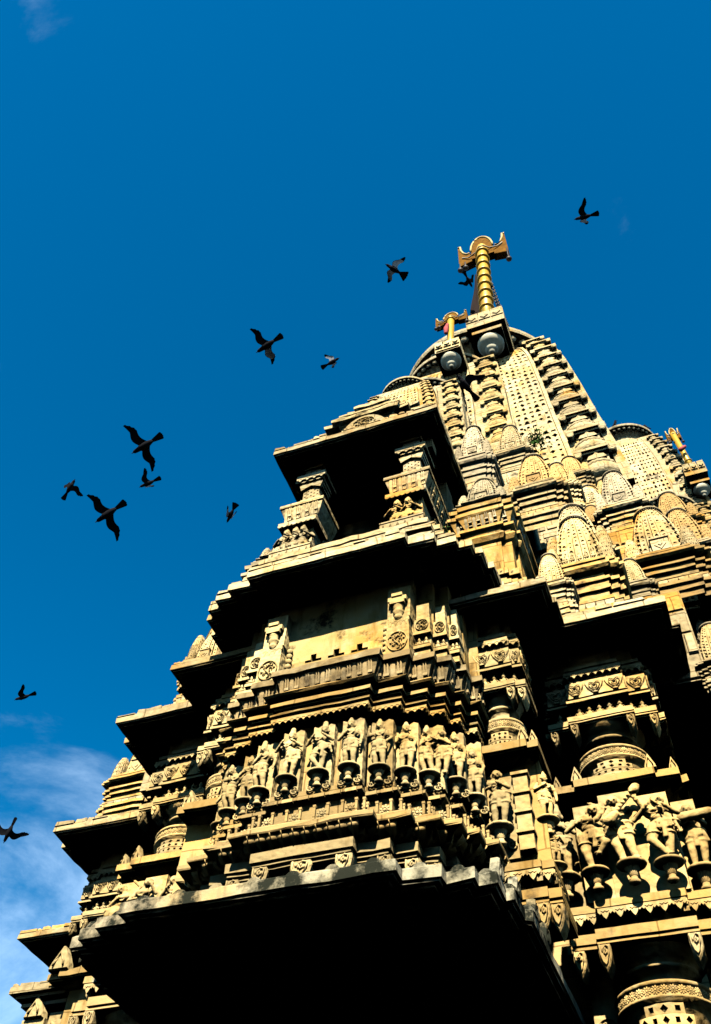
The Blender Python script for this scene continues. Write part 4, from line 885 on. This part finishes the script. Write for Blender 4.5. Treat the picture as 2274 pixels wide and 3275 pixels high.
# corner eaves
E4a = [(3.08, 8.78), (3.14, 9.2)]; E4b = [(4.64, 9.68), (4.76, 10.2)]; E7 = [(7.5, 12.2), (7.62, 12.7)]; E8 = [(10.6, 15.6)]
for nm, st, yb, lb in (('corner_eave', E4a, 12, None), ('corner_eave', E4b, 13.5, None), ('corner_eave', E7, 17, None), ('corner_eave', E8, 22, None)):
    o = eave(nm, st, 11.50, .12, 2.2, yb, 'pale', rise=.30, run=1.0)
    hw, y = st[0]
    if st is E4a:
        for s_ in (-1, 1): x0, x1 = sorted((CX + s_ * 2.4, CX + s_ * 3.08)); rubble_top(o, x0, x1, y, 11.5)
    elif st is E4b:
        for s_ in (-1, 1): x0, x1 = sorted((CX + s_ * 3.15, CX + s_ * 4.64)); rubble_top(o, x0, x1, y, 11.5)
    elif st is E7:
        x0, x1 = CX - 7.5, CX - 4.7; rubble_top(o, x0, x1, y, 11.5)
    else: rubble_top(o, CX - 10.6, CX - 7.6, y, 11.5, 'orange')
# low ledge and post at the far left, below the last eave
q = MB(); q.box(CX - 8.1, CX - 6.95, 13.2, 14.5, 8.83, 8.95); q.box(CX - 8.0, CX - 6.95, 13.3, 14.5, 8.77, 8.83); q.box(CX - 7.9, CX - 6.95, 13.4, 14.5, 8.66, 8.72); sl = q.build('side_ledge', M['pale'], temple)
rubble_top(sl, CX - 8.1, CX - 6.98, 13.21, 8.95)
put('antefix', SPIKE['carved'], (CX - 6.9, 12.9, 8.97), sl, 0, (.42, .6, .36)); put('antefix', SPIKE['carved'], (CX - 7.5, 13.35, 8.42), sl, 0, (.40, .6, .32))
q = MB(); q.box(CX - 7.75, CX - 7.28, 13.38, 14.2, 8.30, 8.42); q.box(CX - 7.70, CX - 7.3, 13.42, 14.2, 8.18, 8.30); q.box(CX - 7.75, CX - 7.25, 13.36, 14.2, 8.05, 8.16); q.box(CX - 7.9, CX - 6.9, 13.5, 14.2, 5, 8.05); q.box(CX - 9.2, CX - 7.9, 13.8, 15, 7.55, 7.8); q.build('side_post', M['carved'], sl)

# ------------------------------------------------------------------ statues on the frieze and the piers
FG = 'standing figures along the frieze'
def fr(label, a, y, arms, z=8.25, h=.72, half=.125, **k):
    x = CX + a; statue('statue', label, x, y, z, h, arms, slab=(x - half - .02, x + half + .02, y + .055, y + .165, 8.06, 9.0), group=FG, ped=.78, **k)
fr('frieze statue playing a flute, tall cap, first left of the crossed-leg figure', -.36, 8.14, 'flute', sway=1.0, crown='tall')
fr('crossed-legged flute player statue in the middle of the frieze', .06, 8.14, 'flute', sway=1.2, legs=CROSS, lean=.03, crown='tall')
fr('upright frieze statue with one hand at its chest, right of the crossed-leg player', .46, 8.14, 'chest', crown='cone')
fr('broad-shouldered statue with a raised club, on the first step of the frieze', .80, 8.27, 'raise', crown='cone', sway=-.3)
fr('frieze statue with draped sash between the club bearer and the couple', 1.08, 8.42, 'rest', sway=.6)
fr('embracing couple statue near the frieze corner', 1.33, 8.56, 'offer', sway=-.8, half=.16, pair=((.17, .04, -.04), dict(sway=.9, arms=ARMS['offer'], female=True, crown='bun')))
fr('statue beside the couple, turned along the stepped corner', 1.60, 8.78, 'chest', sway=.4, half=.09)
fr('last statue of the frieze, standing in the angle by the lady panel', 1.76, 9.02, 'rest', z=8.15, sway=.3, half=.09)
fr('pale statue holding a cord, left step of the frieze', -.79, 8.27, 'chest', sway=-.6, crown='tall')
fr('short statue with looped arms, second step left on the frieze', -1.05, 8.42, 'offer', h=.68, female=True)
fr('bending statue with an arm stretched left, outer left frieze step', -1.35, 8.57, 'raise', sway=-1.2, lean=-.05)
fr('small worn statue at the far left end of the frieze', -1.57, 8.80, 'namaste', h=.62)

def lute(b):
    b.limb((-.10, -.16, .50), .065, (-.05, -.17, .56), .05); b.limb((-.05, -.17, .57), .022, (.16, -.15, .88), .020); b.limb((.16, -.15, .88), .05, (.18, -.13, .94), .045)
    for k in range(6): b.ball((-.02 + .03 * k, -.185, .62 + .045 * k), .016)
def flutebar(b): b.limb((-.02, -.085, .845), .011, (.06, -.17, .66), .012)
PG = 'musician group on the corner pier'
statue('statue', 'dancer statue with an arm bent over her head, left of the lute player', -1.05, 10.05, 7.60, .93, 'over', 1.2, True, 'bun', KICK, lean=.05, slab=(-1.22, -.82, 10.22, 10.44, 7.32, 8.62), ped=.95, group=PG, bulk=1.38, vox=.0085, wheels=False)
statue('statue', 'lute player statue in the middle of the musicians, tilted head', -.62, 10.0, 7.60, .98, 'lute', -.8, True, 'bun', lean=-.04, slab=(-.88, -.40, 10.20, 10.42, 7.32, 8.72), ped=1.0, extra=lute, group=PG, bulk=1.38, vox=.0085, wheels=False)
statue('statue', 'flute player statue with crossed ankles, right of the lute player', -.20, 10.04, 7.58, .94, 'flute', .8, True, 'bun', CROSS, slab=(-.40, -.04, 10.20, 10.42, 7.32, 8.62), ped=1.0, extra=flutebar, group=PG, bulk=1.38, vox=.0085, wheels=False)
statue('statue', 'statue with palms pressed together and tall flat cap, beside the dancer', -1.44, 10.22, 7.68, .96, 'namaste', 0, True, 'tall', slab=(-1.62, -1.27, 10.42, 10.6, 7.34, 8.55), ped=1.05, vox=.0105, wheels=False)
statue('statue', 'drummer statue at the right edge of the corner pier', .14, 10.30, 7.58, .92, 'offer', .5, False, 'bun', slab=(-.02, .26, 10.42, 10.6, 7.32, 8.6), ped=1.05, wheels=False, extra=lambda b: b.limb((-.05, -.17, .66), .07, (.22, -.14, .70), .07))
statue('statue', 'lone standing lady statue in the niche of the slim pier', -1.97, 9.20, 7.82, .84, 'offer', .6, True, 'bun', slab=(-2.12, -1.80, 9.36, 9.5, 7.5, 8.66), ped=.95, vox=.0105)
q = MB()
for k in range(4): q.box(-1.78, -1.60, 9.30 + .0 * k, 9.5, 7.56 + .27 * k, 7.77 + .27 * k); q.box(-1.80, -1.58, 9.27, 9.5, 7.77 + .27 * k, 7.81 + .27 * k)
q.build('stepped_shaft', M['carved'], T1p)
for s_, o in ((1, T1p), (-1, T2p)):
    x0, x1 = sorted((CX + s_ * 1.62, CX + s_ * 2.52)); q = MB(); q.box(x0, x1, 9.43, 9.85, 7.25, 8.86); q.build('niche_panel', M['gold'], o)
statue('statue', 'bearded profile statue at the edge of the slim pier', -1.44, 9.50, 8.02, .66, 'chest', -.4, False, 'cone', turn=.7, ped=.8, wheels=False, rz=.6)
statue('statue', 'crouched statue below the bearded one on the slim pier', -1.42, 9.56, 7.45, .5, 'offer', -.4, True, 'bun', ped=.7, wheels=False, rz=.6)
for lab, x, y, arms, sw in (('dancer statue with raised arm, half hidden behind the mossy eave', 2 * CX + .62 - .42, 10.05, 'over', -1.2), ('round-faced statue with bent head, just above the mossy eave', 2 * CX + .62, 10.0, 'lute', .8), ('statue seen from the chest up, nearest the bay behind the mossy eave', 2 * CX + .62 + .42, 10.05, 'flute', -.8)):
    statue('statue', lab, x, y, 7.60, .93, arms, sw, True, 'bun', slab=(x - .18, x + .18, y + .17, y + .4, 7.32, 8.62), ped=1.1, wheels=False)
statue('statue', 'archer-like statue with both arms up at the far left pier', CX - 7.05, 13.2, 7.0, 1.25, 'over', .6, False, 'bun', ped=1.3, wheels=False, slab=(CX - 7.2, CX - 6.75, 13.4, 13.6, 6.6, 8.5))
BG = 'carved figures behind the balcony rail'
for lab, a, sw, md in (('ochre seated couple statue behind the right balcony rail', .86, .6, 'orange'), ('ochre crowned statue by the right balcony pillar', 1.08, -.5, 'orange'), ('worn pale statue behind the left balcony rail, outer one', -1.2, .6, 'pale'), ('worn pale statue behind the left balcony rail, inner one', -.86, -.4, 'pale'), ('middle worn statue behind the left balcony rail', -1.02, .2, 'pale')):
    statue('statue', lab, CX + a, 8.52, 13.0, .92, 'offer', sw, md == 'orange', 'cone', KICK if md == 'orange' else None, ped=0, mat=md, wheels=False, group=BG)

# ------------------------------------------------------------------ flagpoles
def flagpole(label, base, top, rad, rings, head, brk, kal, cloth):
    """brass pole standing in a stone bracket; base/top in u"""
    t = thing('flagpole', label, 'flagpole', base); base, top = Vector(base), Vector(top); ax = top - base
    q = MB(); q.tube([base, base + ax * .3, top], rad, 14); q.build('pole', M['brass'], t)
    for k in range(rings):
        p = base + ax * (.20 + .72 * k / max(1, rings - 1)); q = MB(); q.lathe(p.x, p.y, [(rad * 1.0, p.z - rad * .28), (rad * 1.3, p.z - rad * .22), (rad * 1.36, p.z), (rad * 1.3, p.z + rad * .16), (rad, p.z + rad * .25)], 16); q.build('ring', M['brass'], t)
    hw, hh = head; c = top
    def piece(nm, pts, dy, rim):
        q = MB(); q.prism([(c.x + x * hw, c.z + z * hh) for x, z in pts], c.y + rad * (.3 + dy), c.y + rad * (1.8 + dy)); q.build(nm, M['bronze'], t)
        q = MB(); q.tube([(c.x + x * hw, c.y + rad * (.25 + dy), c.z + z * hh) for x, z in rim], rad * .2, 6); q.build('lit_rim', M['edge_light'], t)  # pale tube along the top imitates the plate's sunlit edge
    arc = [(.46 * math.cos(a), .0 + .72 * math.sin(a)) for a in [math.pi * i / 14 for i in range(15)]]
    piece('canopy_arch', [(.46, -.42)] + arc + [(-.46, -.42)], -.25, arc)
    for sg in (-1, 1):
        w_ = [(.40, -.40), (1.0, -.52), (1.02, -.30), (1.0, .62), (.90, .62), (.88, .40), (.80, .20), (.66, .06), (.54, .08), (.40, -.02)]
        piece('side_wing', [(sg * x, z) for x, z in w_], .15, [(sg * x, z) for x, z in w_[3:9]])
    for x, l in ((-.97, .35), (.97, .6), (-.75, .3), (-.2, .45)):
        bx, bz = c.x + x * hw, c.z - .5 * hh; q = MB(); q.tube([(bx, c.y, bz), (bx, c.y, bz - l * hh)], rad * .12, 5); q.ball((bx, c.y, bz - l * hh - rad * .3), rad * .55); q.build('bell', M['iron'], t)
    q = MB(); q.tube([(c.x - .85 * hw, c.y + rad * .3, c.z - .10 * hh), (c.x - .6 * hw, c.y + rad * .2, c.z - .24 * hh), (c.x - .25 * hw, c.y - rad * .3, c.z - .22 * hh), (c.x - .1 * hw, c.y - rad * 1.1, c.z - .2 * hh), (c.x + .1 * hw, c.y - rad * 1.1, c.z - .2 * hh), (c.x + .3 * hw, c.y - rad * .2, c.z - .16 * hh), (c.x + .6 * hw, c.y + rad * .2, c.z - .10 * hh), (c.x + .85 * hw, c.y + rad * .3, c.z + .06 * hh)], rad * .14, 6); q.build('rope', M['rope'], t)
    # stone bracket with lattice front, hole slab and hanging pot
    bw, bd, bz0, bz1 = brk; q = MB()
    q.box(base.x - bw, base.x + bw, base.y - bw * .9, base.y + bd, bz0, bz1); 
    for k in range(3):
        x0 = base.x - bw + 2 * bw * k / 3; q.box(x0 + .02, x0 + 2 * bw / 3 - .02, base.y - bw * .9 - .05, base.y - bw * .8, bz1 - (bz1 - bz0) * .55, bz1 + .08)
        q.prism([(x0 + bw * .12, bz1 - .35 * (bz1 - bz0)), (x0 + bw * .33, bz1 - .5 * (bz1 - bz0)), (x0 + bw * .54, bz1 - .35 * (bz1 - bz0)), (x0 + bw * .33, bz1 - .2 * (bz1 - bz0))], base.y - bw * .9 - .1, base.y - bw * .85)
    q.build('stone_bracket', M['pale'], t)
    kr, kz = kal; q = MB(); q.box(base.x - kr * 1.15, base.x + kr * 1.15, base.y - kr * 1.15, base.y + kr * 1.6, kz + kr * .95, kz + kr * 1.35); q.build('pot_slab', M['pale'], t)
    q = MB(); q.tube([(base.x, base.y, kz + kr * 1.3), (base.x, base.y, bz0 + .02)], rad, 12); q.build('pole_foot', M['brass'], t)
    q = MB(); q.lathe(base.x, base.y, [(kr * .9, kz + kr * .95), (kr * 1.02, kz + kr * .8), (kr, kz + kr * .55), (kr * .8, kz + kr * .25), (kr * .5, kz + kr * .1), (kr * .46, kz), (kr * .5, kz - kr * .08), (kr * .32, kz - kr * .25), (kr * .24, kz - kr * .3), (kr * .26, kz - kr * .55), (kr * .15, kz - kr * .62), (0, kz - kr * .64)], 28); q.build('hanging_pot', M['slag'], t)
    return t
FY = 19.3; FF = FY - .83
pb, pt = at(*HZ(808, 935), FY), at(*HZ(768, 300), FY)
z_b0 = at(*HZ(790, 1075), FF)[2]; z_b1 = at(*HZ(790, 960), FF)[2]
kz = at(*HZ(845, 1340), FY)[2]
fp = flagpole('tall ringed brass flagpole on the great spire', (pb[0], FY, z_b1), (pt[0], FY, pt[2]), .30, 9, (1.42, 2.5), (.92, 3.2, z_b0, z_b1), (.62, kz), True)
q = MB(); a, b_, c, d = (at(*HZ(x, y), FY + .6) for x, y in ((700, 560), (745, 560), (770, 985), (655, 990)))
n = 10; v = []
for i in range(n + 1):
    l = a + (d - a) * i / n; r = b_ + (c - b_) * i / n
    for k in range(5): p = l + (r - l) * k / 4; v.append((p[0], p[1] + .12 * math.sin(k * 1.7 + i * .5), p[2]))
v2 = [(x, y + .05, z) for x, y, z in v]; f = [(i * 5 + k, i * 5 + k + 1, (i + 1) * 5 + k + 1, (i + 1) * 5 + k) for i in range(n) for k in range(4)]
q.add(v, f, True); q.add(v2, f, True); q.build('dark_banner', M['cloth_dark'], fp)
q = MB(); p0, p1 = at(*HZ(845, 655), FY), at(*HZ(1015, 1090), FY + 1.2)
for s_ in (0, .12):
    for i in range(34):
        p = p0 + (p1 - p0) * i / 33; p = p + np.array([s_ - .25 * s_ * i / 33, 0, -.5 * math.sin(math.pi * i / 33)]); r = .085
        ring = [(p[0] + r * .55 * math.cos(2 * math.pi * k / 8) * (1 if i % 2 else .3), p[1] + r * .55 * math.cos(2 * math.pi * k / 8) * (.3 if i % 2 else 1), p[2] + r * 1.9 * math.sin(2 * math.pi * k / 8)) for k in range(8)]
        q.tube(ring, .028, 4, True)
q.build('chain', M['iron'], fp)
SY = 14.3
pb, pt = at(*HZ(438, 1215), SY), at(*HZ(452, 1010), SY)
z_b1 = at(*HZ(400, 1270), SY - .41)[2]; z_b0 = at(*HZ(410, 1340), SY - .41)[2]; kz = at(*HZ(418, 1500), SY)[2]
f2 = flagpole('short brass flagpole with pink cloth on the half spire', (pb[0], SY, z_b1), (pt[0], SY, pt[2]), .13, 2, (.62, .62), (.46, 1.6, z_b0, z_b1), (.36, kz), True)
q = MB(); p = at(*HZ(405, 1120), SY - .2); q.limb(p + np.array([.06, 0, .3]), .06, p, .10); q.limb(p, .10, p + np.array([-.02, 0, -.35]), .07); q.build('tied_cloth', M['cloth_pink'], f2)
RY = 22.0
pb, pt = at(2215, 1500, RY), at(2152, 1388, RY)
f3 = flagpole('far brass flagpole leaning over the side spire', (pb[0], RY, pb[2]), (pt[0], RY, pt[2]), .11, 1, (.26, .6), (.4, 1.0, pb[2] - .8, pb[2] - .2), (.3, pb[2] - 1.6), True)
q = MB(); p = at(2178, 1437, RY - .3); q.limb(p, .10, p + np.array([.16, 0, .10]), .07); q.build('tied_cloth', M['cloth_pink'], f3)

# ------------------------------------------------------------------ plants growing from the masonry
def plant(label, px, py, y, size, n):
    p = at(px, py, y); rnd = random.Random(px); t = thing('wall_plant', label, 'plant', p); q = MB(); st = MB()
    for k in range(n):
        d = Vector((rnd.uniform(-1, 1), rnd.uniform(-1, .2), rnd.uniform(-.9, 1))).normalized() * size * rnd.uniform(.2, 1); c = Vector(p) + d
        a = Vector((rnd.uniform(-1, 1), rnd.uniform(-1, 1), rnd.uniform(-1, .3))).normalized(); b_ = a.orthogonal().normalized(); l = size * rnd.uniform(.14, .26)
        q.add([c, c + a * l * .5 + b_ * l * .32, c + a * l, c + a * l * .5 - b_ * l * .32], [(0, 1, 2, 3)])
        if k % 6 == 0: st.tube([p, Vector(p) + d * .5 + Vector((0, -.02, .03)), c], size * .018, 4)
    q.build('leaves', M['leaf'], t); st.build('stems', M['leaf'], t)
plant('green bush growing beside the lattice of the great spire', 1713, 1418, 15.2, .55, 220)
plant('small green tuft in the corner of the balcony rail', 1420, 1706, 8.75, .16, 60)

# ------------------------------------------------------------------ pigeons
def bird(label, px, py, dist, size, head, up_mix, wl, wr, tail=.5, pale=False, perched=False, posW=None):
    """flying bird; head = heading in the picture plane (deg, 0 right, 90 up); wl/wr = (dihedral, sweep, length) of the wings"""
    vd = view_dir(px, py); pos = Vector((0, 0, EYE)) + vd * dist if posW is None else posW
    rt = Vector(R[:, 0]); up_c = Vector(R[:, 1]); rt = (rt - vd * rt.dot(vd)).normalized(); upv = rt.cross(vd).normalized()
    a = math.radians(head); fw = (rt * math.cos(a) + upv * math.sin(a))
    u = (vd * up_mix + Vector((0, 0, 1)) * (1 - up_mix)); u = (u - fw * u.dot(fw)).normalized(); lf = u.cross(fw).normalized()
    t = link('bird', None, pos); t.empty_display_size = .1; t['label'] = label; t['category'] = 'pigeon'; t['group'] = 'pigeons round the temple'
    t.rotation_euler = Matrix((fw, lf, u)).transposed().to_euler()
    k = .97 * size / S; mk = 'feather_pale' if pale else 'feather_dark'
    def part(b, n, m): 
        o = bpy.data.objects.new(n, b.mesh(n, M[m])); sc.collection.objects.link(o); o.parent = t; o.scale = (k,) * 3; return o
    b = MB(); b.limb((-.10, 0, 0), .030, (.05, 0, 0), .052); b.ball((0, 0, -.005), (.13, .048, .046)); b.limb((.06, 0, .01), .04, (.145, 0, .02), .030); b.ball((.155, 0, .02), (.034, .028, .028)); b.limb((.185, 0, .015), .010, (.212, 0, .006), .004)
    part(remesh_small(b), 'body', 'feather_dark')
    b = MB(); v = []; n = 9
    for i in range(n): w = -1 + 2 * i / (n - 1); v += [(-.12, w * .022, 0), (-.27 - .02 * (1 - w * w) - (.008 if i % 2 else 0), w * .11 * tail, -.004)]
    f = [(2 * i, 2 * i + 1, 2 * i + 3, 2 * i + 2) for i in range(n - 1)]; b.add(v, f); b.add([(x, y, z + .005) for x, y, z in v], f); part(b, 'tail', 'feather_dark')
    for s_, (di, sw, ln) in ((1, wl), (-1, wr)):
        ln *= 1.14
        b = MB(); n = 14; v = []
        for i in range(n + 1):
            q = i / n; y = .035 + ln * q; x0 = .065 + .05 * math.sin(min(1, q * 1.6) * math.pi) - sw * q * q - .02 * q; ch = (.128 - .01 * q) * (1 - .72 * q ** 3.5) - (.012 if (i % 2 and q > .5) else 0)
            z = ln * (math.sin(di) * q + .05 * math.sin(q * math.pi)); y = .035 + ln * q * math.cos(di)
            v += [(x0, s_ * y, z), (x0 - ch * .35, s_ * y, z + .012 * (1 - q)), (x0 - ch, s_ * y, z - .004)]
        f = []
        for i in range(n):
            for j in range(2): f.append((3 * i + j, 3 * i + j + 1, 3 * i + j + 4, 3 * i + j + 3))
        b.add(v, f, True); b.add([(x, y, z - .008) for x, y, z in v], f, True); o = part(b, 'wing', 'feather_dark')
        if pale and (pale == 2 or s_ == pale):
            b = MB(); m_ = n - 4; vv = [(x * .96 - .004, y, z - .014) for x, y, z in v[3:3 * m_ + 3]]; b.add(vv, [q for q in f if max(q) < len(vv)], True); c = part(b, 'sunlit_lining', 'feather_pale')  # pale lining, brightened in place of sunlight through the wing
    return t
def remesh_small(b): return b
# label, px, py, distance (m), size factor, heading, up_mix, left wing, right wing, tail
D2 = 1596 / 2274
def B_(label, dx, dy, dist, *a, **k): bird(label, dx / D2, dy / D2, dist, *a, **k)
B_('large dark pigeon with wings fully spread, upper of the spread-winged pair', 325, 1000, 12.5, 1.0, 212, .97, (.10, -.06, .31), (.1, -.08, .29), .5)
B_('large dark pigeon with wings fully spread, lower of the spread-winged pair', 243, 1153, 12.5, 1.0, 215, .97, (.10, -.05, .30), (.12, -.09, .31), .5)
B_('pigeon with one pale wing low, climbing left of the roof', 600, 775, 14.0, 1.0, 213, .95, (.2, -.05, .29), (.55, -.07, .27), .5, pale=-1)
B_('small pigeon flying right with its pale wing raised', 745, 813, 21.0, 1.0, 28, .25, (.9, .06, .24), (.7, .1, .2), .6, pale=2)
B_('pigeon with fanned tail and both wings out, left of the great flagpole', 885, 605, 18.0, 1.0, 150, .5, (.5, .10, .26), (.5, .05, .28), 1.0, pale=2)
B_('pigeon with a bright white upper wing, alone right of the flagpole', 1312, 487, 19.0, 1.0, 195, .35, (.25, .10, .29), (.9, .05, .25), .55, pale=-1)
B_('pigeon with a white upright wing just under the spread-winged pair', 333, 1085, 19.0, 1.0, 205, .35, (.3, .10, .26), (1.0, .10, .25), .5, pale=-1)
B_('pigeon with dangling feet, leftmost of the middle group', 157, 1095, 19.0, 1.0, 60, .3, (.5, .05, .28), (1.2, .05, .2), .5)
B_('diving pigeon with folded white wings beside the balcony', 518, 1155, 20.0, 1.0, 245, .3, (-1.0, .18, .22), (1.2, .15, .2), .8, pale=2)
B_('dark pigeon silhouette with one raised wing, alone by the left edge', 53, 1565, 22.0, 1.0, 200, .2, (.2, .1, .25), (1.1, .1, .28), .6)
B_('dark swept-winged pigeon against the low cloud', 20, 1868, 19.0, 1.0, 250, .6, (.2, .12, .30), (.2, .12, .30), .3)
B_('dark pigeon landing in front of the half spire', 1045, 865, 13.0, 1.0, 130, .5, (.3, .1, .25), (1.0, .15, .2), .5)
B_('pigeon fluttering beside the brass flagpole shaft', 1052, 630, 24.5, 1.0, 300, .4, (.4, .1, .25), (.9, .1, .2), .5)
def perch(label, p, h):
    t = thing('bird', label, 'pigeon', p, 'pigeons perched on the side spire'); b = MB(); k = .62
    b.limb((p[0], p[1], p[2] + .16 * k), .09 * k, (p[0] + .04 * h, p[1], p[2] + .36 * k), .11 * k); b.ball((p[0] + .06 * h, p[1], p[2] + .54 * k), .075 * k); b.limb((p[0] - .02 * h, p[1], p[2] + .2 * k), .06 * k, (p[0] - .14 * h, p[1], p[2] - .06 * k), .035 * k); b.limb((p[0] + .1 * h, p[1], p[2] + .53 * k), .025 * k, (p[0] + .17 * h, p[1], p[2] + .51 * k), .01 * k); b.limb((p[0] + .05 * h, p[1], p[2] + .42 * k), .075 * k, (p[0] + .06 * h, p[1], p[2] + .52 * k), .06 * k)
    b.build('body', M['feather_dark'], t)
    q = MB()
    for s_ in (-1, 1): q.tube([(p[0] + .02, p[1] + s_ * .03, p[2] + .12 * k), (p[0] + .03, p[1] + s_ * .03, p[2] - .01)], .012, 5)
    q.build('legs', M['iron'], t)
perch('pigeon perched on top of the side spire disc', (2.0 - .1, 24.3 - 1.45, 36.08), 1); perch('pigeon perched on the right rim of the side spire disc', (2.0 + 1.2, 24.3 - .8, 36.08), -1)
